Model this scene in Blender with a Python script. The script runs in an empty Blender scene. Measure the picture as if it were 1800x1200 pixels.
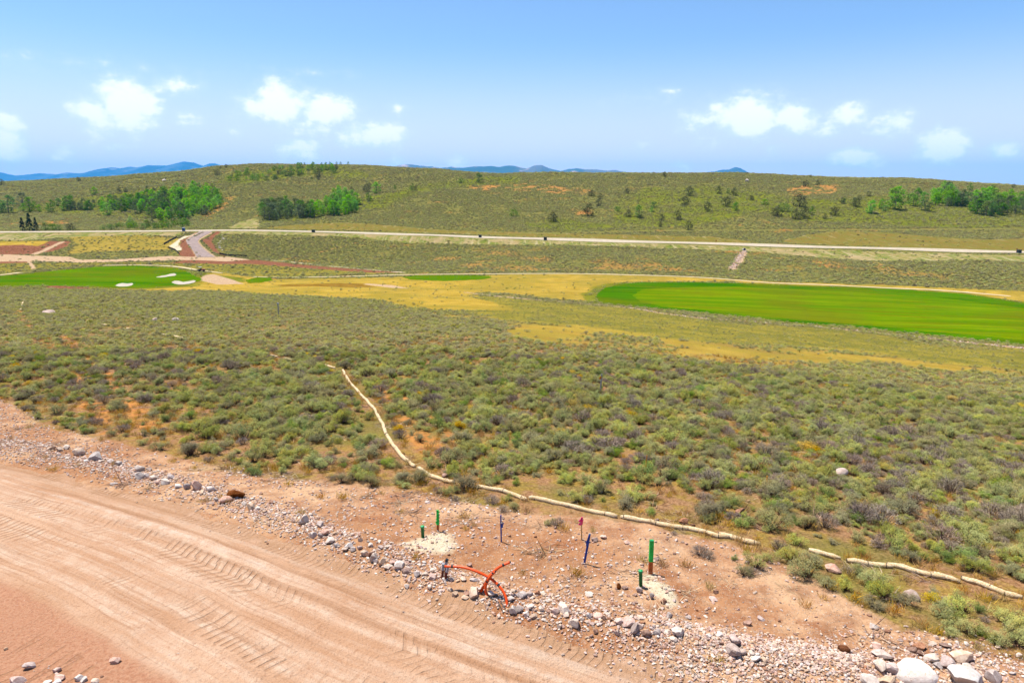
import bpy, bmesh, math, random
import numpy as np
from mathutils import Vector, Matrix, Euler

rng = np.random.default_rng(11)
random.seed(11)
S = bpy.context.scene
COL = S.collection
PI = math.pi

# ------------------------------------------------------------------ camera
CAMZ = 45.0
F = 1200.0
TH = math.atan((600 - 340) / F)
CT, ST = math.cos(TH), math.sin(TH)
cam_d = bpy.data.cameras.new('camera')
cam = bpy.data.objects.new('camera', cam_d)
COL.objects.link(cam)
cam.location = (0, 0, CAMZ)
cam.rotation_euler = (PI / 2 - TH, 0, 0)
cam_d.sensor_width = 36.0
cam_d.lens = 24.0
cam_d.clip_start = 0.1
cam_d.clip_end = 120000
S.camera = cam


def px_dir(px, py):
    cx = (np.asarray(px, float) - 900) / F
    cy = (600 - np.asarray(py, float)) / F
    return cx, CT + cy * ST, -ST + cy * CT


def to_px(x, y, z):
    z = z - CAMZ
    f = y * CT - z * ST
    u = y * ST + z * CT
    return 900 + F * x / f, 600 - F * u / f, f


def at_depth(px, py, Y):
    a, b, c = px_dir(px, py)
    return Y * a / b, Y, CAMZ + Y * c / b


# ------------------------------------------------------------------ noise
_perm = np.random.default_rng(5).integers(0, 2 ** 31 - 1, 4096)


def _h(ix, iy):
    return (_perm[(ix * 7919 + iy * 104729 + _perm[(iy * 31 + 17) & 4095]) & 4095] % 65536) / 65535.0


def vnoise(x, y):
    x = np.asarray(x, float); y = np.asarray(y, float)
    ix = np.floor(x).astype(np.int64); iy = np.floor(y).astype(np.int64)
    fx = x - ix; fy = y - iy
    fx = fx * fx * (3 - 2 * fx); fy = fy * fy * (3 - 2 * fy)
    a = _h(ix, iy); b = _h(ix + 1, iy); c = _h(ix, iy + 1); d = _h(ix + 1, iy + 1)
    return (a + (b - a) * fx) * (1 - fy) + (c + (d - c) * fx) * fy


def fbm(x, y, sc, oct=4, seed=0.0):
    x = np.asarray(x, float) / sc + seed * 13.7; y = np.asarray(y, float) / sc - seed * 7.3
    s = np.zeros(np.broadcast(x, y).shape); a = 1.0; t = 0
    for i in range(oct):
        s = s + a * (vnoise(x, y) - 0.5); t += a
        x = x * 2.03 + 5.1; y = y * 2.03 - 3.7; a *= 0.5
    return s / t * 2       # about -1..1


def sstep(a, b, x):
    t = np.clip((x - a) / (b - a), 0, 1)
    return t * t * (3 - 2 * t)


# ------------------------------------------------------------------ terrain table
# columns: picture column -> (forward distance, row) pairs the land passes through
near = [(13, 1207), (18.5, 985), (28, 807), (43, 686)]
cols = {
    -200: near + [(70, 596), (110, 545), (160, 519), (220, 503), (285, 471), (335, 455), (405, 421), (429, 410), (441, 407.2), (520, 395), (620, 377), (760, 350), (950, 327)],
    0: near + [(70, 597), (110, 546), (160, 520), (220, 503), (285, 472), (335, 455), (405, 421), (429, 409.5), (441, 406.8), (520, 394), (620, 375), (760, 345), (950, 321)],
    330: near + [(70, 598), (110, 548), (160, 522), (220, 506), (285, 474), (335, 456), (400, 420), (426, 407.4), (438, 404.8), (520, 390), (640, 362), (780, 327), (950, 303)],
    430: near + [(70, 598), (110, 549), (160, 523), (220, 509), (285, 482), (335, 459), (400, 419), (425, 406.4), (437, 403.8), (500, 392), (620, 360), (760, 318), (930, 291)],
    600: near + [(70, 599), (110, 552), (160, 528), (220, 509), (285, 487), (335, 467), (400, 424), (422, 409.6), (434, 406.8), (480, 396), (560, 370), (690, 330), (900, 289)],
    760: near + [(70, 601), (110, 556), (160, 531), (220, 508), (285, 484), (335, 462), (395, 428), (410, 414.8), (422, 411.9), (475, 395), (560, 362), (690, 322), (850, 297)],
    900: near + [(70, 605), (110, 561), (160, 534), (220, 506), (285, 482), (335, 456), (385, 430), (400, 420.2), (412, 417.0), (470, 395), (560, 360), (680, 325), (800, 304)],
    1200: [(13, 1209), (18.5, 990), (28, 815), (43, 697), (70, 621), (110, 577), (160, 545), (220, 510), (280, 485), (330, 451), (360, 438), (375, 429), (387, 425.2), (440, 402), (530, 362), (640, 327), (760, 304)],
    1500: [(13, 1212), (18.5, 1000), (28, 837), (43, 733), (70, 655), (110, 602), (160, 561), (220, 521), (255, 503), (300, 467), (335, 449), (350, 438.2), (362, 434.0), (420, 410), (500, 372), (620, 334), (730, 313)],
    1800: [(13, 1215), (18.5, 1010), (28, 865), (43, 765), (70, 680), (110, 615), (160, 570), (210, 541), (235, 524), (280, 477), (310, 457), (325, 446.4), (337, 441.8), (400, 416), (480, 382), (600, 346), (700, 328)],
    2000: [(13, 1215), (18.5, 1015), (28, 872), (43, 775), (70, 690), (110, 622), (160, 575), (210, 546), (230, 530), (275, 482), (300, 462), (315, 451), (327, 446), (390, 420), (470, 386), (590, 352), (690, 334)],
}


def pchip(xk, yk, x):
    xk = np.asarray(xk, float); yk = np.asarray(yk, float)
    h = np.diff(xk); d = np.diff(yk) / h
    m = np.zeros_like(yk)
    for i in range(1, len(xk) - 1):
        if d[i - 1] * d[i] > 0:
            w1 = 2 * h[i] + h[i - 1]; w2 = h[i] + 2 * h[i - 1]
            m[i] = (w1 + w2) / (w1 / d[i - 1] + w2 / d[i])
    m[0] = d[0]; m[-1] = d[-1]
    i = np.clip(np.searchsorted(xk, x) - 1, 0, len(h) - 1)
    t = (x - xk[i]) / h[i]
    h00 = 2 * t ** 3 - 3 * t ** 2 + 1; h10 = t ** 3 - 2 * t ** 2 + t; h01 = -2 * t ** 3 + 3 * t ** 2; h11 = t ** 3 - t ** 2
    return h00 * yk[i] + h10 * h[i] * m[i] + h01 * yk[i + 1] + h11 * h[i] * m[i + 1]


NT, NYT = 240, 900
tg = np.linspace(-1.0, 1.0, NT)
lg = np.linspace(math.log(13), math.log(1400), NYT)
Yg = np.exp(lg)
cpx = sorted(cols)
prof = []
for p in cpx:
    ks = cols[p]
    yy = [k[0] for k in ks]
    zz = []
    for (Y, r) in ks:
        zz.append(at_depth(p, r, Y)[2])
    L = yy[-1]; zL = zz[-1]
    sl = (zz[-1] - zz[-2]) / (yy[-1] - yy[-2])
    yy += [L + 60, L + 200, L + 450]
    zz += [zL + 0.5, zL - 12, zL - 45]
    prof.append(pchip(yy, zz, np.minimum(Yg, L + 450)))
prof = np.array(prof)
ct = (np.array(cpx) - 900) / F / CT
TAB = np.zeros((NT, NYT))
for j in range(NYT):
    TAB[:, j] = pchip(ct, prof[:, j], np.clip(tg, ct[0], ct[-1]))
BUMPS = []      # small mounds: (x, y, height, rx, ry)


def terrain0(x, y):
    x = np.asarray(x, float); y = np.asarray(y, float)
    yc = np.clip(y, 13, 1399)
    t = np.clip(x / np.maximum(y, 13), -0.999, 0.999)
    fi = (t + 1) / 2 * (NT - 1); fj = (np.log(yc) - lg[0]) / (lg[-1] - lg[0]) * (NYT - 1)
    i = np.clip(fi.astype(int), 0, NT - 2); j = np.clip(fj.astype(int), 0, NYT - 2)
    a = fi - i; b = fj - j
    z = (TAB[i, j] * (1 - a) + TAB[i + 1, j] * a) * (1 - b) + (TAB[i, j + 1] * (1 - a) + TAB[i + 1, j + 1] * a) * b
    z = z + np.where(y < 13, (13 - y) * 0.10, 0)
    return z


def terrain(x, y):
    x = np.asarray(x, float); y = np.asarray(y, float)
    z = terrain0(x, y)
    # undulation; kept small on the valley floor and the roads
    wf = sstep(20, 60, y) * (1 - sstep(150, 215, y))
    z = z + fbm(x, y, 14, 3, 1) * 0.28 * wf
    wh = sstep(455, 540, y)
    z = z + fbm(x, y * 0.6, 75, 4, 2) * 2.4 * wh + fbm(x, y, 22, 3, 8) * 0.5 * wh
    wm = sstep(215, 240, y) * (1 - sstep(290, 310, y))
    z = z + fbm(x, y, 30, 2, 3) * 0.25 * wm
    wn = 1 - sstep(35, 60, y)
    z = z + fbm(x, y, 2.6, 3, 4) * 0.07 * wn
    for (bx, by, h, rx, ry) in BUMPS:
        z = z + h * np.exp(-((x - bx) / rx) ** 2 - ((y - by) / ry) ** 2)
    return z


_Ys = np.exp(np.linspace(math.log(9), math.log(1250), 2600))


def hit(px, py):
    """where the sight line through a picture point meets the land"""
    px = np.atleast_1d(np.asarray(px, float)); py = np.atleast_1d(np.asarray(py, float))
    a, b, c = px_dir(px, py)
    X = (a / b)[:, None] * _Ys[None]; Z = CAMZ + (c / b)[:, None] * _Ys[None]
    under = Z < terrain(X, np.broadcast_to(_Ys, X.shape))
    k = np.argmax(under, axis=1)
    k = np.where(under.any(axis=1), k, len(_Ys) - 1)
    k0 = np.maximum(k - 1, 0)
    r = np.arange(len(k))
    y0 = _Ys[k0]; y1 = _Ys[k]
    d0 = Z[r, k0] - terrain(X[r, k0], y0); d1 = Z[r, k] - terrain(X[r, k], y1)
    f = np.where(np.abs(d0 - d1) > 1e-9, d0 / (d0 - d1 + 1e-12), 0)
    Y = y0 + (y1 - y0) * np.clip(f, 0, 1)
    x = a / b * Y
    return x, Y, terrain(x, Y)


def hit1(px, py):
    x, y, z = hit([px], [py])
    return Vector((float(x[0]), float(y[0]), float(z[0])))


def densify(pts, step=12, closed=False):
    out = []
    n = len(pts)
    for i in range(n if closed else n - 1):
        (x0, y0), (x1, y1) = pts[i], pts[(i + 1) % n]
        m = max(1, int(math.hypot(x1 - x0, (y1 - y0) * 3) / step))
        for k in range(m):
            out.append((x0 + (x1 - x0) * k / m, y0 + (y1 - y0) * k / m))
    if not closed:
        out.append(pts[-1])
    return np.array(out)


def wpoly(pts):
    d = densify(pts, 12, True)
    x, y, z = hit(d[:, 0], d[:, 1])
    return np.stack([x, y], 1)


def wline(pts, step=12):
    d = densify(pts, step, False)
    x, y, z = hit(d[:, 0], d[:, 1])
    return np.stack([x, y], 1)


def inpoly(P, x, y):
    """point in polygon, world space, arrays"""
    x = np.asarray(x); y = np.asarray(y)
    res = np.zeros(x.shape, bool)
    m = (x >= P[:, 0].min()) & (x <= P[:, 0].max()) & (y >= P[:, 1].min()) & (y <= P[:, 1].max())
    if not m.any():
        return res
    xs = x[m]; ys = y[m]; c = np.zeros(xs.shape, bool)
    n = len(P)
    for i in range(n):
        x0, y0 = P[i]; x1, y1 = P[(i + 1) % n]
        if y0 == y1:
            continue
        k = ((y0 > ys) != (y1 > ys))
        if not k.any():
            continue
        xi = (x1 - x0) * (ys - y0) / (y1 - y0) + x0
        c ^= k & (xs < xi)
    res[m] = c
    return res


def softpoly(P, x, y, amp, sc, n=3):
    """polygon mask with a ragged natural edge; amp in metres"""
    s = np.zeros(x.shape, np.float32)
    m = (x >= P[:, 0].min() - amp * 2) & (x <= P[:, 0].max() + amp * 2) & (y >= P[:, 1].min() - amp * 2) & (y <= P[:, 1].max() + amp * 2)
    if not m.any():
        return s
    xs, ys = x[m], y[m]
    q = np.zeros(xs.shape, np.float32)
    for k in range(n):
        dx = fbm(xs, ys, sc, 4, 20 + k * 0.013 * k) * amp * (0.6 + 0.4 * k); dy = fbm(xs, ys, sc, 4, 40 + k * 0.017 * k) * amp * (0.6 + 0.4 * k)
        q += inpoly(P, xs + dx, ys + dy)
    s[m] = q / n
    return s


def linedist(P, x, y):
    """distance from points to a polyline, plus the run along it"""
    x = np.asarray(x, float); y = np.asarray(y, float)
    best = np.full(x.shape, 1e9); side = np.zeros(x.shape); run = np.zeros(x.shape)
    acc = 0.0
    for i in range(len(P) - 1):
        ax, ay = P[i]; bx, by = P[i + 1]
        lx, ly = bx - ax, by - ay
        L = math.hypot(lx, ly)
        if L < 1e-6:
            continue
        t = np.clip(((x - ax) * lx + (y - ay) * ly) / (L * L), 0, 1)
        dx = x - (ax + t * lx); dy = y - (ay + t * ly)
        d = np.hypot(dx, dy)
        k = d < best
        best = np.where(k, d, best)
        side = np.where(k, np.sign(lx * dy - ly * dx), side)
        run = np.where(k, acc + t * L, run)
        acc += L
    return best, side, run


# ------------------------------------------------------------------ helpers: meshes and tags
def mesh_np(name, v, f, mats=(), smooth=False, mat_idx=None):
    """v (n,3), f list of arrays each (m,k)"""
    me = bpy.data.meshes.new(name)
    v = np.asarray(v, np.float32)
    fs = [np.asarray(a, np.int32) for a in (f if isinstance(f, list) else [f]) if len(a)]
    me.vertices.add(len(v)); me.vertices.foreach_set('co', v.ravel())
    tot = sum(a.size for a in fs); nf = sum(len(a) for a in fs)
    me.loops.add(tot); me.loops.foreach_set('vertex_index', np.concatenate([a.ravel() for a in fs]))
    starts = []; c = 0
    for a in fs:
        starts.append(np.arange(len(a)) * a.shape[1] + c); c += a.size
    me.polygons.add(nf); me.polygons.foreach_set('loop_start', np.concatenate(starts).astype(np.int32))
    if smooth:
        me.polygons.foreach_set('use_smooth', np.ones(nf, bool))
    for m in mats:
        me.materials.append(m)
    if mat_idx is not None:
        me.polygons.foreach_set('material_index', np.asarray(mat_idx, np.int32))
    me.update(calc_edges=True)
    return me


def vcol(me, name, arr):
    a = me.attributes.new(name, 'FLOAT_COLOR', 'POINT')
    arr = np.asarray(arr, np.float32)
    if arr.ndim == 1:
        arr = np.stack([arr, arr, arr, np.ones_like(arr)], 1)
    elif arr.shape[1] == 3:
        arr = np.concatenate([arr, np.ones((len(arr), 1), np.float32)], 1)
    a.data.foreach_set('color', arr.ravel())


def link(name, me, parent=None, loc=None, rot=None, scale=None):
    o = bpy.data.objects.new(name, me)
    COL.objects.link(o)
    if parent is not None:
        o.parent = parent
    if loc is not None:
        o.location = loc
    if rot is not None:
        o.rotation_euler = rot
    if scale is not None:
        o.scale = scale
    return o


def tag(o, label=None, cat=None, group=None, kind=None):
    if label: o['label'] = label
    if cat: o['category'] = cat
    if group: o['group'] = group
    if kind: o['kind'] = kind
    return o


def thing(name, label, cat, loc=(0, 0, 0), rz=0.0, group=None):
    o = bpy.data.objects.new(name, None)
    COL.objects.link(o)
    o.location = loc; o.rotation_euler = (0, 0, rz)
    o.empty_display_size = 0.2
    return tag(o, label, cat, group)


def structure(o, label=None):
    return tag(o, label, None, None, 'structure')


class MB:
    """collects simple shapes, builds ONE mesh object"""
    def __init__(s): s.v = []; s.f = []
    def add(s, v, f):
        o = len(s.v); s.v += [tuple(p) for p in v]; s.f += [tuple(i + o for i in q) for q in f]
    def box(s, c, d, rot=None, taper=1.0):
        x, y, z = d[0] / 2, d[1] / 2, d[2] / 2
        V = [(-x, -y, -z), (x, -y, -z), (x, y, -z), (-x, y, -z), (-x * taper, -y * taper, z), (x * taper, -y * taper, z), (x * taper, y * taper, z), (-x * taper, y * taper, z)]
        M = rot.to_matrix() if rot is not None else Matrix.Identity(3)
        V = [M @ Vector(p) + Vector(c) for p in V]
        s.add(V, [(0, 3, 2, 1), (4, 5, 6, 7), (0, 1, 5, 4), (1, 2, 6, 5), (2, 3, 7, 6), (3, 0, 4, 7)])
        return s
    def tube(s, pts, r, n=10, cap=True):
        pts = [Vector(p) for p in pts]
        rr = r if isinstance(r, (list, tuple, np.ndarray)) else [r] * len(pts)
        rings = []; prev = None
        for i, p in enumerate(pts):
            d = (pts[min(i + 1, len(pts) - 1)] - pts[max(i - 1, 0)]).normalized()
            if prev is None:
                a = Vector((0, 0, 1)) if abs(d.z) < 0.9 else Vector((1, 0, 0))
                u = d.cross(a).normalized()
            else:
                u = (prev - d * prev.dot(d)).normalized()
            prev = u
            w = d.cross(u)
            rings.append([p + (u * math.cos(2 * PI * k / n) + w * math.sin(2 * PI * k / n)) * rr[i] for k in range(n)])
        V = [q for R in rings for q in R]; Fc = []
        for i in range(len(pts) - 1):
            for k in range(n):
                Fc.append((i * n + k, i * n + (k + 1) % n, (i + 1) * n + (k + 1) % n, (i + 1) * n + k))
        if cap:
            Fc.append(tuple(range(n))[::-1]); Fc.append(tuple(range((len(pts) - 1) * n, len(pts) * n)))
        s.add(V, Fc)
        return s
    def lathe(s, c, prof_, n=16):
        V = []; Fc = []
        for (r, z) in prof_:
            for k in range(n):
                V.append((c[0] + r * math.cos(2 * PI * k / n), c[1] + r * math.sin(2 * PI * k / n), c[2] + z))
        for i in range(len(prof_) - 1):
            for k in range(n):
                Fc.append((i * n + k, i * n + (k + 1) % n, (i + 1) * n + (k + 1) % n, (i + 1) * n + k))
        Fc.append(tuple(range(n))[::-1]); Fc.append(tuple(range((len(prof_) - 1) * n, len(prof_) * n)))
        s.add(V, Fc)
        return s
    def build(s, name, mat, parent=None, smooth=False, bevel=0.0, loc=None):
        me = bpy.data.meshes.new(name)
        me.from_pydata(s.v, [], s.f)
        me.materials.append(mat)
        if smooth:
            me.polygons.foreach_set('use_smooth', np.ones(len(me.polygons), bool))
        me.update()
        o = link(name, me, parent, loc)
        if bevel:
            m = o.modifiers.new('bevel', 'BEVEL'); m.width = bevel; m.segments = 2; m.limit_method = 'ANGLE'
        return o


# ------------------------------------------------------------------ materials
GAIN = 2.15


def lin(c):
    c = np.asarray(c, float) / 255.0
    return np.where(c <= 0.04045, c / 12.92, ((c + 0.055) / 1.055) ** 2.4)


def T(r, g, b, k=1.0):
    """base colour of a surface that looks (r,g,b) in full sun"""
    q = lin((r, g, b)) / GAIN * k
    return (float(q[0]), float(q[1]), float(q[2]), 1.0)


class N:
    def __init__(s, name):
        s.m = bpy.data.materials.new(name); s.m.use_nodes = True
        s.t = s.m.node_tree; s.t.nodes.clear()
        s.out = s.t.nodes.new('ShaderNodeOutputMaterial')
    def n(s, typ, ins=None, **kw):
        q = s.t.nodes.new(typ)
        for k, v in kw.items(): setattr(q, k, v)
        for k, v in (ins or {}).items(): s.set(q, k, v)
        return q
    def set(s, q, k, v):
        if hasattr(v, 'is_output') or isinstance(v, bpy.types.NodeSocket):
            s.t.links.new(v, q.inputs[k])
        else:
            q.inputs[k].default_value = v
    def mix(s, f, a, b, mode='MIX'):
        q = s.n('ShaderNodeMix', data_type='RGBA', blend_type=mode)
        s.set(q, 0, f); s.set(q, 6, a); s.set(q, 7, b)
        return q.outputs[2]
    def math(s, op, a, b=0.0, clamp=False):
        q = s.n('ShaderNodeMath', operation=op, use_clamp=clamp)
        s.set(q, 0, a); s.set(q, 1, b)
        return q.outputs[0]
    def ramp(s, f, a, b):
        q = s.n('ShaderNodeMapRange', interpolation_type='SMOOTHSTEP')
        s.set(q, 0, f); q.inputs[1].default_value = a; q.inputs[2].default_value = b
        return q.outputs[0]
    def noise(s, sc, det=4, rough=0.55, vec=None, dist=0.0):
        q = s.n('ShaderNodeTexNoise', {'Scale': sc, 'Detail': det, 'Roughness': rough, 'Distortion': dist})
        if vec is not None: s.t.links.new(vec, q.inputs['Vector'])
        return q.outputs[0]
    def pos(s):
        return s.n('ShaderNodeNewGeometry').outputs['Position']
    def obj(s):
        return s.n('ShaderNodeTexCoord').outputs['Object']
    def rand(s):
        return s.n('ShaderNodeObjectInfo').outputs['Random']
    def attr(s, name, typ='GEOMETRY'):
        q = s.n('ShaderNodeAttribute', attribute_name=name, attribute_type=typ)
        return q
    def scale(s, vec, v3):
        q = s.n('ShaderNodeVectorMath', operation='MULTIPLY'); s.set(q, 0, vec); q.inputs[1].default_value = v3
        return q.outputs[0]
    def bump(s, h, strength=0.5, dist=0.05):
        return s.n('ShaderNodeBump', {'Height': h, 'Strength': strength, 'Distance': dist}).outputs[0]
    def pbsdf(s, color, rough=0.9, normal=None, spec=0.2, **ins):
        q = s.n('ShaderNodeBsdfPrincipled')
        s.set(q, 'Base Color', color); s.set(q, 'Roughness', rough); s.set(q, 'Specular IOR Level', spec)
        for k, v in ins.items(): s.set(q, k, v)
        if normal is not None: s.t.links.new(normal, q.inputs['Normal'])
        s.t.links.new(q.outputs[0], s.out.inputs['Surface'])
        return s.m


def simple(name, rgb, rough=0.7, var=0.15, sc=12.0, bump=0.0, spec=0.3):
    """one-colour material with mild procedural wear"""
    n = N(name)
    o = n.obj()
    k = n.noise(sc, 5, 0.6, o)
    c = n.mix(n.ramp(k, 0.35, 0.7), tuple(x * (1 - var) for x in rgb[:3]) + (1,), tuple(min(1, x * (1 + var)) for x in rgb[:3]) + (1,))
    nb = n.bump(n.noise(sc * 4, 3, 0.6, o), bump, 0.01) if bump else None
    return n.pbsdf(c, rough, nb, spec)

# ------------------------------------------------------------------ layout lines, drawn on the land
# inner edge of the graded dirt road (where the rubble begins) and the road's run
ROAD_EDGE = wline([(-260, 745), (-60, 800), (60, 822), (200, 858), (330, 893), (450, 932), (600, 985), (750, 1040), (900, 1090), (1060, 1140), (1200, 1185), (1330, 1230)], 20)
BANK = wline([(-200, 640), (0, 700), (100, 752), (250, 790), (380, 815), (520, 842), (650, 858), (760, 868), (880, 892), (1000, 908), (1150, 932), (1300, 962), (1400, 1005), (1480, 1045), (1560, 1095), (1650, 1115), (1740, 1150), (1850, 1180)], 20)
ROCKLINE = wline([(-120, 770), (60, 785), (140, 805), (250, 835), (380, 872), (480, 905), (560, 935), (640, 965), (720, 1000), (830, 1045), (960, 1078), (1100, 1105), (1250, 1140), (1400, 1170), (1560, 1200)], 20)

P = {}
P['road'] = np.concatenate([ROAD_EDGE, np.array([[14, 4.0], [-40, 4.0], [-60, 30]])])
_q = [(1900, 1195), (1900, 1260)]
P['bare'] = np.concatenate([BANK, np.array([[26, 6.0], [14, 2.0], [-40, 2.0], [-70, 30]])])
P['gold'] = wpoly([(470, 491), (700, 487), (1000, 482), (1200, 486), (1330, 495), (1100, 496), (1050, 509), (1045, 530), (1000, 527), (930, 521), (850, 514), (820, 516), (900, 545), (760, 545), (640, 526), (560, 521), (450, 518), (420, 514), (350, 509), (300, 512), (180, 507), (180, 499), (350, 490), (372, 477), (430, 486)])
P['gold2'] = wpoly([(640, 525), (760, 545), (860, 566), (1000, 574), (1100, 587), (1250, 600), (1400, 607), (1550, 620), (1700, 642), (1850, 650), (1850, 666), (1650, 648), (1500, 630), (1380, 636), (1250, 634), (1120, 618), (1000, 607), (900, 596), (850, 575), (740, 548)])
P['gold3'] = wpoly([(1250, 488), (1340, 494), (1500, 500), (1600, 503), (1800, 512), (1850, 520), (1850, 548), (1790, 530), (1690, 516), (1560, 508), (1420, 503), (1300, 497)])
P['gold4'] = wpoly([(-60, 424), (0, 424), (85, 424), (70, 434), (20, 433), (-60, 434)])
P['gold5'] = wpoly([(130, 415), (240, 409), (330, 420), (300, 440), (180, 442), (110, 447), (130, 432)])
P['olive'] = wpoly([(820, 518), (930, 526), (1050, 536), (1160, 550), (1300, 571), (1450, 578), (1560, 591), (1700, 612), (1850, 615), (1850, 652), (1700, 642), (1550, 620), (1400, 607), (1250, 600), (1100, 587), (1000, 574), (860, 562), (760, 543)])
P['olive2'] = wpoly([(440, 462), (560, 470), (700, 481), (560, 484), (470, 486), (400, 478), (300, 466), (200, 463), (120, 470), (0, 480), (-60, 482), (-60, 462), (100, 462), (250, 461)])
P['fairway'] = wpoly([(1047, 520), (1060, 508), (1085, 500), (1130, 496.5), (1220, 496.5), (1300, 498), (1420, 503), (1560, 508), (1690, 516), (1760, 527), (1850, 540), (1850, 610), (1760, 602), (1640, 589), (1500, 574), (1400, 567), (1300, 556), (1180, 544), (1100, 537), (1060, 533), (1050, 528)])
P['inner'] = wpoly([(1112, 520), (1125, 510), (1180, 505), (1300, 504), (1500, 514), (1640, 522), (1850, 548), (1850, 602), (1640, 583), (1400, 561), (1250, 548), (1160, 538), (1122, 530)])
P['green'] = wpoly([(-60, 490), (0, 486), (60, 480), (130, 473), (180, 468.5), (245, 467), (280, 470), (320, 474), (345, 485), (356, 492), (335, 499), (260, 506), (200, 505), (100, 502), (0, 503), (-60, 503)])
P['greenb'] = wpoly([(432, 492), (455, 487.5), (476, 488.5), (481, 492), (458, 497), (436, 498)])
P['tee'] = wpoly([(708, 487), (730, 484.3), (790, 483.8), (858, 485), (864, 488), (850, 491), (780, 494), (722, 491.5)])
P['weeds'] = wpoly([(375, 484), (400, 485), (430, 488), (436, 496), (410, 496), (385, 491)])
P['lush'] = [wpoly(q) for q in (
    [(380, 322), (400, 308), (450, 300), (520, 292), (600, 289), (615, 296), (560, 306), (500, 314), (440, 322)],
    [(470, 395), (480, 385), (560, 375), (640, 350), (720, 330), (830, 312), (905, 308), (905, 322), (800, 330), (740, 337), (680, 365), (620, 375), (540, 388)],
    [(1090, 350), (1130, 330), (1240, 328), (1330, 335), (1400, 350), (1480, 350), (1560, 345), (1800, 360), (1860, 365), (1860, 395), (1700, 400), (1560, 395), (1400, 390), (1330, 372), (1240, 395), (1120, 400), (1080, 395)],
    [(900, 392), (980, 385), (1100, 400), (1000, 407)],
    [(0, 372), (100, 352), (230, 336), (330, 322), (395, 333), (398, 360), (340, 388), (270, 392), (220, 380), (100, 375)],
    [(170, 402), (200, 393), (290, 395), (330, 393), (340, 400), (300, 404)],
    [(560, 300), (640, 300), (650, 312), (580, 314)])]
P['tan'] = [wpoly(q) for q in (
    [(60, 390), (110, 385), (150, 386), (140, 391), (80, 396)], [(0, 393), (40, 392), (40, 397), (0, 398)],
    [(820, 326), (870, 325), (900, 331), (860, 335), (825, 332)],
    [(345, 386), (370, 370), (405, 345), (414, 346), (385, 372), (360, 388)],
    [(1380, 333), (1420, 326), (1470, 322), (1480, 342), (1440, 340), (1400, 345)],
    [(900, 318), (1000, 330), (1040, 332), (1040, 342), (980, 340), (900, 334)],
    [(1000, 372), (1030, 362), (1035, 376), (1010, 382)],
    [(450, 378), (456, 374), (456, 392), (448, 392)],
    [(400, 302), (408, 293), (414, 291), (411, 297), (404, 304)], [(679, 293), (684, 296), (676, 296)],
    [(1330, 444), (1420, 452), (1500, 470), (1400, 470), (1300, 480), (1250, 460)],
    [(850, 440), (960, 450), (1100, 445), (1230, 462), (1200, 480), (1000, 474), (860, 478), (740, 475), (700, 455)],
    [(1520, 452), (1620, 470), (1690, 492), (1560, 484)], [(1700, 490), (1800, 496), (1850, 508), (1760, 505)])]
P['verge'] = [wpoly(q) for q in (
    [(-60, 409), (0, 409), (150, 408.5), (300, 408), (330, 409), (310, 415), (240, 413), (130, 416), (60, 422), (-60, 424)],
    [(385, 406), (470, 406), (560, 410), (700, 413), (900, 420.5), (1100, 426.5), (1300, 433.5), (1500, 440.5), (1650, 445), (1850, 450), (1850, 460), (1700, 457), (1560, 459), (1480, 456), (1350, 444), (1200, 437), (1050, 432), (900, 430), (720, 427), (600, 416), (500, 413), (390, 411)],
    [(450, 402), (520, 395), (600, 391), (680, 396), (760, 403), (900, 409), (1080, 412), (1250, 416), (1330, 425), (1300, 428), (1100, 420.5), (900, 415), (700, 407), (560, 404)],
    [(1370, 425), (1420, 412), (1480, 406), (1560, 409), (1640, 416), (1730, 421), (1850, 418), (1850, 441), (1700, 438), (1550, 433), (1400, 428)],
    [(400, 402), (420, 390), (450, 383), (460, 395), (450, 402)])]
P['redsoil'] = [wpoly(q) for q in (
    [(-60, 432), (0, 432), (40, 430), (60, 436), (90, 423.5), (125, 424), (120, 432), (100, 440), (60, 447), (-60, 448)],
    [(300, 462), (330, 456), (400, 457), (450, 457), (560, 468), (712, 479.5), (660, 479.5), (560, 473), (440, 464), (380, 464)],
    [(345.6, 408), (334, 414), (319, 422), (316, 428), (319, 440), (315, 449), (330, 452), (347, 452), (339, 441), (331, 430), (327, 422), (334, 416.5), (347, 411)],
    [(365, 418), (355.4, 421.6), (364, 432.6), (375, 443.6), (387, 448.8), (400, 452), (388, 446), (381, 440), (376, 430), (372, 424), (387, 407), (379, 407)],
    [(75, 506), (90, 501), (130, 504), (175, 507), (120, 509)],
    [(-60, 460), (0, 459), (48, 458), (50, 462), (0, 463), (-60, 464)])]
P['pale'] = [wpoly(q) for q in (
    [(-60, 448), (0, 447), (60, 449), (120, 451), (140, 456), (200, 456), (300, 450), (340, 451.5), (400, 451), (440, 456), (400, 459.5), (340, 457), (250, 459), (140, 462), (60, 459.5), (-60, 460)],
    [(52, 447), (75, 440), (105, 425), (115, 424.5), (85, 440), (62, 448)],
    [(47, 459), (56, 459), (62, 472), (55, 473)],
    [(328, 422), (334, 414.5), (347, 409), (352, 409), (336, 418), (330.5, 423), (334.5, 431), (342, 441), (349, 451), (345, 451), (338, 441), (331, 430)],
    [(347.4, 425), (350.5, 419), (361.5, 413), (372, 408), (375, 409), (364, 414), (354, 420), (351, 425), (360, 436), (371, 444), (380, 450), (376, 451.5), (367.6, 444.8), (356.6, 436)],
    [(360, 483), (375, 482), (410, 492), (430, 499), (380, 500), (350, 492)],
    [(1280, 474), (1300, 446), (1306, 441), (1310, 441), (1314, 446), (1305, 460), (1290, 475)],
    [(640, 498), (690, 501), (720, 507), (690, 506), (640, 500)])]
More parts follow.
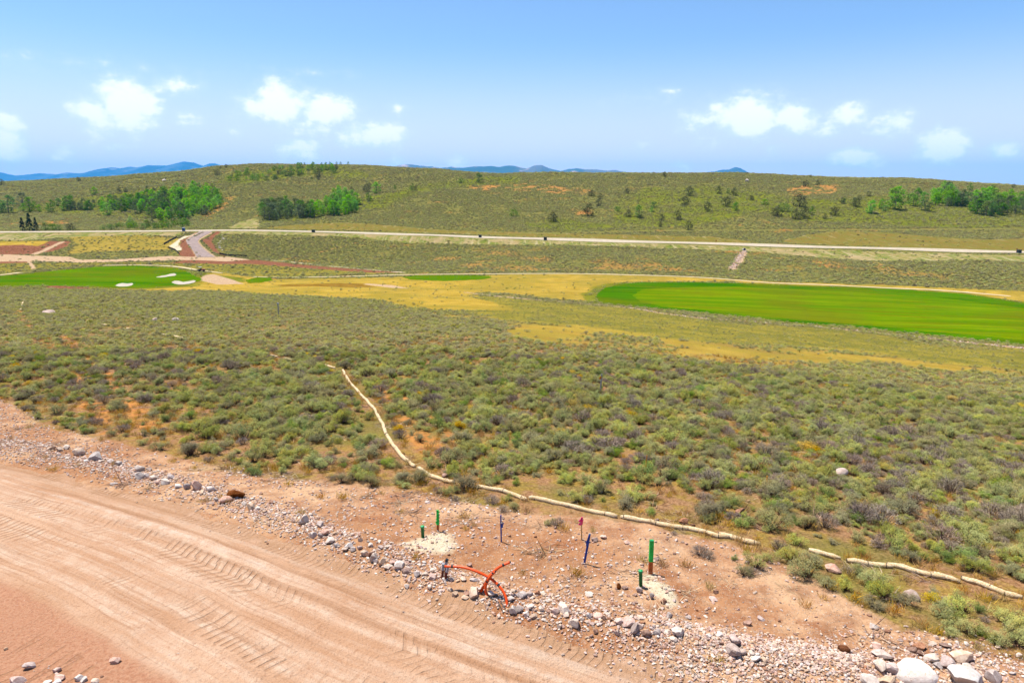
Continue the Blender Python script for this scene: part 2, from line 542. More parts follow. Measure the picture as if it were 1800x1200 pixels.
P['cream'] = [wpoly(q) for q in (
    [(345.6, 407.5), (333.3, 414.2), (322, 415), (298, 432.6), (311.3, 441), (319.3, 439.5), (313.8, 429), (316, 422.8), (333.3, 415)],)]
P['stream'] = wpoly([(480, 501), (540, 499), (600, 497.5), (640, 499), (660, 504), (620, 505), (560, 503), (500, 503.5)])
TRAILS = [(wline([(818, 514), (860, 519), (930, 526), (985, 530), (1050, 535.5), (1110, 541), (1160, 550), (1230, 559), (1300, 563.5), (1400, 571), (1460, 576), (1550, 586), (1620, 593), (1700, 602), (1800, 612), (1850, 616)], 14), 0.9, 'pale'),
          (wline([(450, 455.5), (500, 459), (560, 466), (640, 473), (712, 479)], 10), 0.7, 'cream'),
          (wline([(492, 458), (560, 444), (640, 423)], 10), 0.7, 'tan'),
          (wline([(30, 545), (60, 590), (110, 630), (150, 690), (185, 760)], 14), 0.7, 'tan'),
          (wline([(110, 590), (165, 640), (215, 690), (265, 750)], 14), 0.7, 'tan'),
          (wline([(640, 650), (690, 720), (760, 790)], 14), 0.65, 'tan'),
          (wline([(690, 680), (760, 740), (830, 800)], 14), 0.35, 'tan')]

SAND_A = hit1(755, 957); SAND_B = hit1(1160, 1035); SAND_C = hit1(1150, 1008)
BUMPS += [(SAND_A.x, SAND_A.y, 0.10, 0.9, 0.7), (SAND_B.x, SAND_B.y, 0.10, 0.5, 0.5)]
P['sand'] = [wpoly([(700, 962), (730, 948), (775, 935), (800, 945), (800, 962), (792, 978), (760, 978), (720, 974)]),
             wpoly([(1127, 1018), (1140, 1014), (1160, 1022), (1180, 1030), (1193, 1047), (1190, 1062), (1175, 1072), (1162, 1058), (1148, 1042)]),
             wpoly([(1128, 1010), (1150, 1004), (1158, 1014), (1135, 1018)])]
# low berm under the line of rocks, and the dug bank behind it
for i in range(0, len(ROCKLINE), 2):
    BUMPS.append((ROCKLINE[i, 0], ROCKLINE[i, 1], 0.10, 0.8, 0.8))
MOUNDS = [(40, 437, 1.6, 12, 5), (8, 439, 1.3, 9, 5)]
for (a, b, h, rx, ry) in MOUNDS:
    q = hit1(a, b); BUMPS.append((q.x, q.y, h, rx, ry))


def grow(poly, m):
    c = poly.mean(0); d = poly - c
    L = np.hypot(d[:, 0], d[:, 1])[:, None]
    return c + d * (1 + m / np.maximum(L, 5)) + np.array([0, m * .3]) * np.sign(d[:, 1:2])


wfringe = [grow(P['fairway'], 4.0), grow(P['green'], 5.0)]


def road_uv(x, y):
    d, s, r = linedist(ROAD_EDGE, x, y)
    return d * s, r


# sign so that v grows into the road (towards the camera side)
_t = road_uv(np.array([-6.0]), np.array([13.0]))[0][0]
ROAD_SIGN = 1.0 if _t > 0 else -1.0
RUTS = [(0.5, .10, -.03), (0.88, .12, .045), (1.18, .11, -.05), (1.52, .12, .05), (1.86, .16, -.045), (2.6, .2, .015), (3.1, .08, -.022), (3.5, .2, .012), (4.2, .22, .018), (4.65, .09, -.028),
        (5.0, .1, .015), (5.62, .14, .035), (5.9, .12, -.035), (7.2, .2, .02), (7.6, .2, -.02)]


def micro(x, y, road):
    """fine relief of the near ground; road = mask of the graded road"""
    v, u = road_uv(x, y)
    v = v * ROAD_SIGN
    h = np.zeros(x.shape)
    wob = fbm(u, v * 0.2, 9.0, 2, 9) * 0.12
    for (c, w, d) in RUTS:
        k = 0.55 + 0.45 * fbm(u, v * 0 + c, 5.0, 2, c)
        h += 1.1 * d * np.exp(-((v + wob - c) / w) ** 2) * k
    h += fbm(x, y, 0.45, 3, 12) * 0.012
    hb = fbm(x, y, 0.5, 4, 14) * 0.045 + np.maximum(fbm(x, y, 0.22, 2, 15), 0) * 0.03
    out = np.where(road > 0.5, h, hb)
    rut = np.zeros(x.shape)
    for (c, w, d) in RUTS:
        rut += d / .045 * np.exp(-((v + wob - c) / w) ** 2) * (0.6 + 0.6 * fbm(u, v * 0 + c, 5.0, 2, c))
    return out, u, v, rut


# ------------------------------------------------------------------ the ground: one sheet
NX, NY = 1000, 1500
tcol = np.linspace(-1.05, 1.05, NX)
yrow = np.exp(np.linspace(math.log(10), math.log(1308), NY)) - 8
back = np.array([-70.0, -30, -10, -3])
far = np.array([1340, 1500, 2000, 3000, 5000, 9000, 16000, 28500.0])
yall = np.concatenate([back, yrow, far])
wid = np.where(yall < 2, 10 + (2 - yall) * 1.0, yall + 8)
GX = tcol[None, :] * wid[:, None]
GY = np.repeat(yall[:, None], NX, 1)
gx = GX.ravel(); gy = GY.ravel()
gz = terrain(gx, np.clip(gy, 2, 1320))
flat = sstep(1100, 1320, gy)
gz = gz * (1 - flat) + (-60) * flat
roadm = inpoly(P['road'], gx, gy) & (gy < 60)
nearm = (gy < 60)
mic = np.zeros_like(gz); ru = np.zeros_like(gz); rv = np.zeros_like(gz); rut = np.zeros_like(gz)
mi, u_, v_, rt_ = micro(gx[nearm], gy[nearm], roadm[nearm].astype(float))
fade = 1 - sstep(35, 58, gy[nearm])
mic[nearm] = mi * fade; ru[nearm] = u_; rv[nearm] = v_; rut[nearm] = np.clip(rt_, -1, 1) * 0.5 + 0.5
gz = gz + mic


def ground_z(x, y):
    """height of the built sheet (bilinear on its own grid)"""
    x = np.atleast_1d(np.asarray(x, float)); y = np.atleast_1d(np.asarray(y, float))
    fj = (np.log(np.clip(y, 2.01, 1299) + 8) - math.log(10)) / (math.log(1308) - math.log(10)) * (NY - 1)
    w = np.clip(y, 2.01, 1299) + 8
    fi = (np.clip(x / w, -1.049, 1.049) + 1.05) / 2.1 * (NX - 1)
    i = np.clip(fi.astype(int), 0, NX - 2); j = np.clip(fj.astype(int), 0, NY - 2)
    a = fi - i; b = fj - j
    G = gz.reshape(len(yall), NX)[len(back):len(back) + NY]
    return (G[j, i] * (1 - a) + G[j, i + 1] * a) * (1 - b) + (G[j + 1, i] * (1 - a) + G[j + 1, i + 1] * a) * b


def zone_masks(x, y):
    z = {}
    s = np.clip(y / 250, 0.06, 2.0)
    z['bare'] = softpoly(P['bare'], x, y, 1.0, 2.6) * (y < 70)
    z['gold'] = np.maximum.reduce([softpoly(P['gold'], x, y, 6, 16) * (0.82 + 0.18 * sstep(-.3, .3, fbm(x, y, 20, 4, 64))), softpoly(P['gold2'], x, y, 11, 14) * (0.35 + 0.55 * sstep(-.3, .25, fbm(x, y, 9, 4, 65))), softpoly(P['gold3'], x, y, 3, 10), softpoly(P['gold4'], x, y, 4, 14), softpoly(P['gold5'], x, y, 8, 24) * 0.6])
    z['olive'] = np.maximum(softpoly(P['olive'], x, y, 9, 18), softpoly(P['olive2'], x, y, 5, 14))
    fr = np.maximum.reduce([softpoly(wfringe[0], x, y, 3.0, 9), softpoly(wfringe[1], x, y, 2.5, 8)]) * 0.9
    z['fringe'] = fr
    z['lush'] = np.maximum.reduce([fr] + [softpoly(q, x, y, 16, 45) for q in P['lush']] + [softpoly(P['weeds'], x, y, 3, 8)])
    z['tan'] = np.maximum.reduce([softpoly(q, x, y, 9, 16) * sstep(-0.25, 0.25, fbm(x, y, 7, 4, 62)) for q in P['tan'][:10]] + [softpoly(q, x, y, 14, 26) * 0.6 * sstep(0.0, 0.35, fbm(x, y, 16, 5, 63)) for q in P['tan'][10:]])
    z['verge'] = np.maximum.reduce([softpoly(q, x, y, 2.0, 9) for q in P['verge']])
    z['redsoil'] = np.maximum.reduce([softpoly(q, x, y, 1.5, 8) for q in P['redsoil']])
    z['pale'] = np.maximum.reduce([softpoly(q, x, y, 0.9, 6) for q in P['pale']])
    z['cream'] = np.maximum.reduce([softpoly(q, x, y, 0.6, 4) for q in P['cream']])
    z['stream'] = softpoly(P['stream'], x, y, 3.0, 9)
    z['sand'] = np.maximum.reduce([softpoly(q, x, y, (0.30, 0.13, 0.08)[i], 0.6, 4) for i, q in enumerate(P['sand'])])
    for (L, w, k) in TRAILS:
        m = (x > L[:, 0].min() - 6) & (x < L[:, 0].max() + 6) & (y > L[:, 1].min() - 6) & (y < L[:, 1].max() + 6)
        d, s_, r = linedist(L, x[m], y[m])
        ww = w * (1 + 0.6 * fbm(r, r * 0, 7, 3, 31))
        q = np.zeros_like(x, np.float32); q[m] = (1 - sstep(ww * 0.5, ww * 1.2, d)) * (sstep(-0.5, 0.3, fbm(x[m], y[m], 2.5, 3, 61)) if k == 'tan' else 1)
        z[k] = np.maximum(z[k], q)
    return z


Z = zone_masks(gx, gy)
nyall = len(yall)
idx = np.arange(nyall * NX).reshape(nyall, NX)
quads = np.stack([idx[:-1, :-1].ravel(), idx[:-1, 1:].ravel(), idx[1:, 1:].ravel(), idx[1:, :-1].ravel()], 1)
gv = np.stack([gx, gy, gz], 1)
me = mesh_np('ground', gv, quads, (), smooth=True)
vcol(me, 'zone_a', np.stack([Z['bare'], Z['gold'], Z['lush']], 1))
vcol(me, 'zone_b', np.stack([Z['pale'], Z['redsoil'], Z['verge']], 1))
vcol(me, 'zone_c', np.stack([Z['olive'], np.maximum(Z['cream'], Z['sand']), Z['tan']], 1))
cut = np.maximum(softpoly(P['verge'][2], gx, gy, 4, 12), softpoly(P['verge'][3], gx, gy, 4, 12))
vcol(me, 'zone_d', np.stack([Z['stream'], cut, sstep(60, 160, gy)], 1))
GROUND_ME = me
ground = structure(link('ground', me), 'rolling sagebrush ground running from the rubble bank down to the valley and up the far hill')


def overlay(name, mask_face, lift, mat, label, extra=None):
    """a sheet laid on the ground, made of the same cells"""
    q = quads[mask_face]
    used, inv = np.unique(q, return_inverse=True)
    v = gv[used].copy(); v[:, 2] += lift
    m_ = mesh_np(name, v, inv.reshape(q.shape), (mat,), smooth=True)
    if extra:
        for k, a in extra.items():
            vcol(m_, k, a[used])
    return structure(link(name, m_), label)


fcx = gx[quads].mean(1); fcy = gy[quads].mean(1)

# ------------------------------------------------------------------ ground material
def ground_material():
    n = N('ground_soil')
    p = n.pos()
    a = n.n('ShaderNodeSeparateColor', {'Color': n.attr('zone_a').outputs['Color']}).outputs
    b = n.n('ShaderNodeSeparateColor', {'Color': n.attr('zone_b').outputs['Color']}).outputs
    c = n.n('ShaderNodeSeparateColor', {'Color': n.attr('zone_c').outputs['Color']}).outputs
    d = n.n('ShaderNodeSeparateColor', {'Color': n.attr('zone_d').outputs['Color']}).outputs
    n0 = n.noise(0.045, 5, 0.6, p)      # 20 m patches
    n1 = n.noise(0.22, 5, 0.62, p)      # 4 m patches
    n2 = n.noise(1.3, 6, 0.65, p)       # 0.8 m
    n3 = n.noise(9.0, 5, 0.7, p)        # grain
    n4 = n.noise(38.0, 3, 0.7, p)
    # sage understorey: red-brown soil, dry straw grass, dull green
    soil = n.mix(n.ramp(n3, 0.3, 0.75), T(150, 106, 72), T(212, 166, 124))
    straw = n.mix(n.ramp(n3, 0.3, 0.7), T(150, 118, 58), T(205, 168, 92))
    olive = n.mix(n.ramp(n3, 0.3, 0.7), T(112, 112, 54), T(156, 148, 78))
    base = n.mix(n.ramp(n2, 0.42, 0.62), soil, straw)
    base = n.mix(n.math('MULTIPLY', n.ramp(n1, 0.45, 0.62), 0.7), base, olive)
    # far slopes: olive turf with straw and orange soil showing through
    fol = n.mix(n.ramp(n2, 0.35, 0.65), T(122, 122, 62), T(150, 144, 78))
    fol = n.mix(n.math('MULTIPLY', n.ramp(n1, 0.52, 0.68), 0.55), fol, T(184, 154, 80))
    fol = n.mix(n.math('MULTIPLY', n.ramp(n0, 0.58, 0.72), 0.6), fol, T(196, 128, 66))
    base = n.mix(d[2], base, fol)
    ol2 = n.mix(n.ramp(n1, 0.38, 0.62), T(140, 134, 58), T(176, 158, 66))
    ol2 = n.mix(n.ramp(n2, 0.45, 0.7), ol2, T(122, 122, 62))
    base = n.mix(c[0], base, ol2)
    gold = n.mix(n.ramp(n1, 0.36, 0.6), T(188, 156, 56), T(214, 180, 78))
    gold = n.mix(n.math('MULTIPLY', n.ramp(n0, 0.44, 0.6), 0.6), gold, T(158, 146, 58))
    gold = n.mix(n.math('MULTIPLY', n.ramp(n2, 0.5, 0.75), 0.6), gold, T(220, 158, 78))
    base = n.mix(a[1], base, gold)
    lush = n.mix(n.ramp(n1, 0.4, 0.62), T(118, 124, 40), T(148, 148, 46))
    lush = n.mix(n.math('MULTIPLY', n.ramp(n2, 0.45, 0.7), 0.7), lush, T(86, 118, 36))
    base = n.mix(n.math('MULTIPLY', a[2], n.math('MAXIMUM', n.ramp(n0, 0.3, 0.5), n.math('MULTIPLY', n.math('SUBTRACT', 1.0, d[2]), 0.0))), base, lush)
    tan = n.mix(n.ramp(n2, 0.35, 0.65), T(216, 128, 66), T(226, 162, 92))
    base = n.mix(n.math('MULTIPLY', c[2], n.ramp(n2, 0.38, 0.55)), base, tan)
    # seeded road banks: straw with green and pale streaks running down the slope
    stv = n.scale(p, (0.55, 0.05, 0.05))
    stn = n.noise(1.0, 4, 0.6, stv)
    vg = n.mix(n.ramp(n1, 0.4, 0.6), T(184, 164, 104), T(128, 142, 58))
    vg = n.mix(n.math('MULTIPLY', n.ramp(stn, 0.5, 0.66), 0.8), vg, T(214, 196, 150))
    vg = n.mix(n.math('MULTIPLY', n.ramp(n2, 0.5, 0.68), 0.8), vg, T(112, 132, 48))
    vg = n.mix(n.math('MULTIPLY', n.ramp(n.noise(0.09, 4, 0.6, p), 0.5, 0.62), 0.6), vg, T(206, 176, 134))
    vg2 = n.mix(n.ramp(n1, 0.4, 0.62), T(150, 128, 62), T(138, 134, 60))
    vg2 = n.mix(n.math('MULTIPLY', n.ramp(stn, 0.56, 0.68), 0.7), vg2, T(196, 176, 120))
    vg = n.mix(d[1], vg, vg2)
    base = n.mix(b[2], base, vg)
    stream = n.mix(n.ramp(n1, 0.4, 0.6), T(128, 92, 36), T(168, 124, 48))
    base = n.mix(n.math('MULTIPLY', d[0], 0.8), base, stream)
    red = n.mix(n.ramp(n2, 0.35, 0.65), T(128, 78, 56), T(178, 122, 92))
    base = n.mix(b[1], base, red)
    pale = n.mix(n.ramp(n2, 0.35, 0.65), T(206, 168, 130), T(228, 198, 162))
    base = n.mix(b[0], base, pale)
    # rubble bank: red-brown dug soil with pale grit
    grit = n.n('ShaderNodeTexVoronoi', {'Scale': 16.0, 'Randomness': 1.0}, feature='F1'); n.set(grit, 'Vector', p)
    bare = n.mix(n.ramp(n1, 0.40, 0.62), T(202, 146, 104), T(236, 190, 148))
    bare = n.mix(n.math('MULTIPLY', n.ramp(n2, 0.42, 0.66), 0.6), bare, T(164, 112, 80))
    bare = n.mix(n.math('MULTIPLY', n.ramp(n.noise(0.6, 5, 0.65, p), 0.54, 0.64), 0.55), bare, T(172, 108, 70))
    bare = n.mix(n.math('MULTIPLY', n.ramp(n3, 0.5, 0.72), 0.6), bare, T(236, 204, 174))
    gcol = n.n('ShaderNodeSeparateColor', {'Color': grit.outputs['Color']}).outputs
    pick = n.math('MULTIPLY', n.ramp(gcol[0], 0.62, 0.66), n.math('SUBTRACT', 1.0, n.ramp(grit.outputs['Distance'], 0.25, 0.42)))
    bare = n.mix(n.math('MULTIPLY', pick, 0.75), bare, n.mix(gcol[1], T(206, 160, 130), T(240, 222, 204)))
    base = n.mix(a[0], base, bare)
    cream = n.mix(n.ramp(n3, 0.3, 0.7), T(232, 208, 170), T(250, 236, 206))
    base = n.mix(c[1], base, cream)
    base = n.mix(n.math('MULTIPLY', n.ramp(n4, 0.45, 0.75), 0.22), base, T(90, 60, 38))
    hb = n.math('ADD', n.math('MULTIPLY', n3, 0.7), n.math('MULTIPLY', pick, 0.5))
    nb = n.n('ShaderNodeBump', {'Height': hb, 'Strength': 0.75, 'Distance': 0.06}).outputs[0]
    nb2 = n.n('ShaderNodeBump', {'Height': n2, 'Strength': 0.6, 'Distance': 0.35, 'Normal': nb}).outputs[0]
    return n.pbsdf(base, 1.0, nb2, 0.0)


GROUND_ME.materials.append(ground_material())


# graded dirt road
def road_material():
    n = N('graded_dirt')
    p = n.pos()
    uv = n.n('ShaderNodeSeparateColor', {'Color': n.attr('road_uv').outputs['Color']}).outputs
    u, v = uv[0], uv[1]
    n1 = n.noise(0.35, 5, 0.6, p); n2 = n.noise(2.2, 6, 0.65, p); n3 = n.noise(14, 5, 0.7, p)
    n4 = n.noise(60, 3, 0.7, p)
    # long streaks that follow the traffic
    cv = n.n('ShaderNodeCombineXYZ', {0: n.math('MULTIPLY', u, 0.12), 1: n.math('MULTIPLY', v, 2.6), 2: 0.0}).outputs[0]
    st = n.noise(1.0, 4, 0.55, cv)
    pale = n.mix(n.ramp(n2, 0.35, 0.68), T(236, 194, 162), T(252, 222, 194))
    band = n.mix(n.ramp(n1, 0.35, 0.65), T(216, 166, 128), T(234, 188, 152))
    cv2 = n.n('ShaderNodeCombineXYZ', {0: n.math('MULTIPLY', u, 0.22), 1: n.math('MULTIPLY', v, 11.0), 2: 3.0}).outputs[0]
    st2 = n.noise(1.0, 4, 0.6, cv2)
    c = n.mix(n.math('MULTIPLY', n.ramp(st, 0.36, 0.64), 0.75), band, pale)
    c = n.mix(n.math('MULTIPLY', n.ramp(st2, 0.52, 0.66), 0.5), c, T(196, 148, 112))
    c = n.mix(n.math('MULTIPLY', n.ramp(n.noise(5.5, 3, 0.6, p), 0.60, 0.70), 0.45), c, T(190, 138, 102))
    # the outer verge of the road is rougher and browner; the middle is worn pale
    edge = n.math('SUBTRACT', 1.0, n.ramp(v, 0.2, 1.4))
    c = n.mix(n.math('MULTIPLY', edge, n.ramp(n2, 0.3, 0.6)), c, T(206, 160, 122))
    # ridges of the rut profile are coloured paler, its furrows browner
    c = n.mix(n.math('MULTIPLY', n.ramp(uv[2], 0.56, 0.98), n.math('MULTIPLY', n.ramp(n2, 0.3, 0.6), 0.5)), c, T(250, 226, 204))
    c = n.mix(n.math('MULTIPLY', n.math('SUBTRACT', 1.0, n.ramp(uv[2], 0.08, 0.44)), 0.6), c, T(176, 124, 84))
    # loose red fill on the far side
    wob = n.math('ADD', v, n.math('MULTIPLY', n2, 0.5))
    redm = n.ramp(wob, 5.85, 6.25)
    red = n.mix(n.ramp(n3, 0.3, 0.7), T(196, 134, 100), T(228, 174, 138))
    c = n.mix(redm, c, red)
    c = n.mix(n.math('MULTIPLY', n.ramp(n3, 0.5, 0.75), 0.35), c, T(176, 120, 78))
    c = n.mix(n.math('MULTIPLY', n.ramp(n4, 0.55, 0.75), 0.25), c, T(252, 226, 196))
    # tread marks: chevrons across the wheel lines
    def tread(lo, hi, freq, skew):
        m = n.math('MULTIPLY', n.ramp(v, lo, lo + .08), n.math('SUBTRACT', 1.0, n.ramp(v, hi - .08, hi)))
        mid = (lo + hi) / 2
        ph = n.math('ADD', n.math('MULTIPLY', u, freq), n.math('MULTIPLY', n.math('ABSOLUTE', n.math('SUBTRACT', v, mid)), skew))
        s = n.math('SINE', ph)
        return n.math('MULTIPLY', n.math('MULTIPLY', n.ramp(s, 0.0, 0.8), m), n.ramp(n1, 0.42, 0.6))
    tr = n.math('ADD', tread(1.7, 2.9, 21.0, 15.0), tread(0.0, 0.8, 30.0, 6.0))
    tr = n.math('ADD', tr, tread(3.3, 4.5, 25.0, 4.0))
    tr = n.math('ADD', tr, tread(6.4, 8.4, 20.0, 5.0))
    c = n.mix(n.math('MULTIPLY', tr, 0.42), c, T(182, 130, 90))
    h = n.math('ADD', n.math('MULTIPLY', n3, 0.5), n.math('MULTIPLY', tr, -0.55))
    h = n.math('ADD', h, n.math('MULTIPLY', n2, 0.4))
    h = n.math('ADD', h, n.math('MULTIPLY', st2, 0.5))
    h = n.math('ADD', h, n.math('MULTIPLY', n.noise(7.0, 4, 0.65, p), 0.9))
    nb = n.bump(h, 0.9, 0.08)
    return n.pbsdf(c, 0.95, nb, 0.08)


uvcol = np.stack([ru, rv, rut], 1)
rv0 = uvcol[:, 1]
# the edge of the smooth road is ragged, so membership uses a wobbling line
rmask = roadm & (rv0 + 0 * rv0 > 0.0)
wobv = np.zeros_like(gx); wobv[nearm] = fbm(gx[nearm], gy[nearm], 1.2, 4, 33) * 0.55
rmask = nearm & (np.where(roadm, np.abs(rv), -np.abs(rv)) + wobv > 0)
fm = rmask[quads].all(1)
dirt_road = overlay('dirt_road', fm, 0.004, road_material(), 'wide graded dirt road with pale wheel ruts and tread marks', {'road_uv': uvcol})


# mown golf turf
def turf(name, dark, light, stripe=0.25):
    n = N(name)
    p = n.pos()
    s = n.noise(1.0, 5, 0.6, n.scale(p, (0.02, 0.16, 0.05)))
    s2 = n.noise(1.0, 4, 0.6, n.scale(p, (0.06, 0.30, 0.1)))
    k = n.noise(0.5, 5, 0.65, p)
    c = n.mix(n.ramp(s, 0.40, 0.60), dark, light)
    c = n.mix(n.math('MULTIPLY', n.ramp(n.noise(0.03, 4, 0.6, p), 0.5, 0.62), 0.5), c, T(142, 140, 30, .7))
    c = n.mix(n.math('MULTIPLY', n.ramp(s2, 0.45, 0.66), stripe), c, T(150, 152, 16, .62))
    c = n.mix(n.math('MULTIPLY', n.ramp(k, 0.5, 0.75), 0.3), c, T(64, 116, 6, .62))
    return n.pbsdf(c, 1.0, n.bump(n.noise(5, 4, 0.7, p), 0.25, 0.1), 0.0)


turf_rough = turf('fairway_rough_turf', T(64, 134, 4, .72), T(100, 156, 8, .72), 0.35)
turf_in = turf('fairway_mown_turf', T(104, 152, 4, .80), T(142, 168, 8, .80), 0.8)
turf_green = turf('golf_green_turf', T(76, 138, 4, .76), T(116, 162, 8, .76), 0.6)
turf_tee = turf('tee_turf', T(96, 150, 6, .68), T(128, 164, 14, .68), 0.3)
fnz = fbm(fcx, fcy, 5.0, 4, 66) * 1.1; fnz2 = fbm(fcx, fcy, 5.0, 4, 67) * 1.1
msk = lambda key: inpoly(P[key], fcx + fnz, fcy + fnz2)
in_f = msk('fairway'); in_i = msk('inner')
overlay('fairway', in_f & ~in_i, 0.05, turf_rough, 'darker rough-cut turf ringing the big right-hand fairway')
overlay('fairway', in_i, 0.05, turf_in, 'brighter mown centre of the big right-hand fairway')
overlay('golf_green', msk('green'), 0.05, turf_green, 'long mown golf green with three white bunkers')
overlay('golf_green', msk('greenb'), 0.05, turf_tee, 'small green tip just right of the bunkered golf green')
overlay('tee_ground', msk('tee'), 0.05, turf_tee, 'narrow bright tee ground in the golden grass')


# ------------------------------------------------------------------ roads and paths as strips on the land
def strip(name, line, width, lift, mat, label, ncross=5, tilt=0.0, step=2.0, skirt=0.0):
    L = np.asarray(line, float)
    d = np.concatenate([[0], np.cumsum(np.hypot(*np.diff(L, axis=0).T))])
    m = max(3, int(d[-1] / step))
    s = np.linspace(0, d[-1], m)
    # smooth the drawn line a little
    x = np.interp(s, d, L[:, 0]); y = np.interp(s, d, L[:, 1])
    k = np.ones(9) / 9
    xp = np.convolve(np.pad(x, 4, 'edge'), k, 'valid'); yp = np.convolve(np.pad(y, 4, 'edge'), k, 'valid')
    tx = np.gradient(xp); ty = np.gradient(yp); q = np.hypot(tx, ty); tx /= q; ty /= q
    nx_, ny_ = -ty, tx
    off = np.linspace(-width / 2, width / 2, ncross)
    V = []
    zc = ground_z(xp, yp)
    for o in off:
        xx, yy = xp + nx_ * o, yp + ny_ * o
        zz = np.maximum(ground_z(xx, yy), zc + tilt * o - 0.15 if tilt else -1e9) + lift
        V.append(np.stack([xx, yy, zz], 1))
    V = np.stack(V, 1)
    F_ = []
    ii = np.arange(m * ncross).reshape(m, ncross)
    F_ = np.stack([ii[:-1, :-1].ravel(), ii[:-1, 1:].ravel(), ii[1:, 1:].ravel(), ii[1:, :-1].ravel()], 1)
    me_ = mesh_np(name, V.reshape(-1, 3), F_, (mat,), smooth=True)
    return structure(link(name, me_), label)


def ribbon(name, left, right, lift, mat, label, nl=60, nc=8, st=True):
    def rs(Lp):
        Lp = np.asarray(Lp, float)
        d = np.concatenate([[0], np.cumsum(np.hypot(*np.diff(Lp, axis=0).T))])
        s = np.linspace(0, d[-1], nl)
        return np.stack([np.interp(s, d, Lp[:, 0]), np.interp(s, d, Lp[:, 1])], 1)
    A, B = rs(left), rs(right)
    t = np.linspace(0, 1, nc)[None, :, None]
    XY = A[:, None] * (1 - t) + B[:, None] * t
    zz = ground_z(XY[..., 0].ravel(), XY[..., 1].ravel()) + lift
    V = np.concatenate([XY.reshape(-1, 2), zz[:, None]], 1)
    ii = np.arange(nl * nc).reshape(nl, nc)
    F_ = np.stack([ii[:-1, :-1].ravel(), ii[1:, :-1].ravel(), ii[1:, 1:].ravel(), ii[:-1, 1:].ravel()], 1)
    me_ = mesh_np(name, V, F_, (mat,), smooth=True)
    o = link(name, me_)
    return structure(o, label) if st else o


def paving(name, c1, c2, sc=0.6):
    n = N(name); p = n.pos()
    c = n.mix(n.ramp(n.noise(sc, 5, 0.6, p), 0.35, 0.68), c1, c2)
    return n.pbsdf(c, 0.9, n.bump(n.noise(6, 3, 0.6, p), 0.2, 0.03), 0.15)


hw = np.array([(t * y, y) for t, y in [(((c - 900) / F / CT), yy) for c, yy in [(-200, 435), (-100, 435), (0, 435), (150, 434), (330, 432), (430, 431), (600, 428), (760, 416), (900, 406), (1050, 394), (1200, 381), (1350, 369), (1500, 356), (1650, 344), (1800, 331), (1900, 326), (2000, 321)]]])
asph = paving('worn_asphalt', T(206, 188, 160), T(230, 214, 186))
asph2 = paving('new_asphalt', T(162, 140, 132), T(188, 166, 156))
strip('highway', hw, 10.5, 0.14, asph, 'pale two lane highway crossing the whole valley', 7)
edge_m = simple('road_marking', T(240, 236, 226), 0.6, 0.05)
LA = wline([(350, 405.6), (346.5, 410.5), (338, 415), (332.6, 418.2), (327, 421.5), (328, 426), (331.5, 431), (339.5, 441), (346, 452)], 4)
LB = wline([(373.7, 406.5), (368, 410), (361.5, 413.2), (354, 417), (350, 420), (347.6, 424.5), (350, 429), (356.6, 436), (367.6, 445), (378, 452)], 4)
ribbon('access_road', LA, LB, 0.10, asph2, 'new grey asphalt access road curving down from the highway')
path_m = paving('cart_path_concrete', T(226, 200, 150), T(244, 224, 180))
strip('cart_path', wline([(-60, 489), (0, 484), (25, 480.5), (43, 478)], 8), 2.4, 0.08, path_m, 'pale cart path entering along the left golf green')
strip('cart_path', wline([(170, 467), (210, 466), (250, 465.8), (300, 467.5), (330, 471.5), (360, 477), (400, 481)], 6), 2.6, 0.08, path_m, 'pale cart path passing the parked utility cart')
strip('cart_path', wline([(436, 486), (480, 488), (560, 487), (640, 485), (700, 483.2), (780, 482), (860, 481.6), (980, 480.8), (1060, 482), (1130, 484), (1200, 486), (1260, 489.5), (1300, 493), (1340, 497), (1420, 499.5), (1500, 503), (1560, 506.8), (1600, 507.5), (1650, 510), (1720, 515.5), (1790, 522)], 8), 2.2, 0.08, path_m, 'long pale cart path along the foot of the sage slope above the fairway')

sand_m = paving('bunker_sand', T(226, 212, 186, .80), T(242, 230, 208, .80), 0.5)


def bunker(top, bot, label):
    A = wline(top, 3); B = wline(bot, 3)
    o = ribbon('sand_bunker', A, B, 0.09, sand_m, label, 40, 8)


bunker([(275, 487), (283, 485.3), (292, 483.8), (299, 481.6), (306, 480.6), (310, 482.5)], [(275, 487.8), (283, 488), (291, 487.2), (299, 485.8), (307, 485), (310, 483.5)], 'white sand bunker at the back of the golf green')
bunker([(302, 496), (307, 493.8), (314, 494), (322, 496), (332, 494.6), (340, 492.8), (344, 493.8)], [(302, 497), (307, 499.2), (314, 500.5), (324, 500.2), (333, 499), (341, 497), (344, 495)], 'white sand bunker at the right front of the golf green')
bunker([(203, 502), (208, 499.2), (215, 497.8), (224, 498.8), (232, 497.8), (234, 499)], [(203, 502.6), (209, 504), (217, 504), (225, 503.6), (231, 502), (234, 500)], 'white sand bunker at the left front of the golf green')


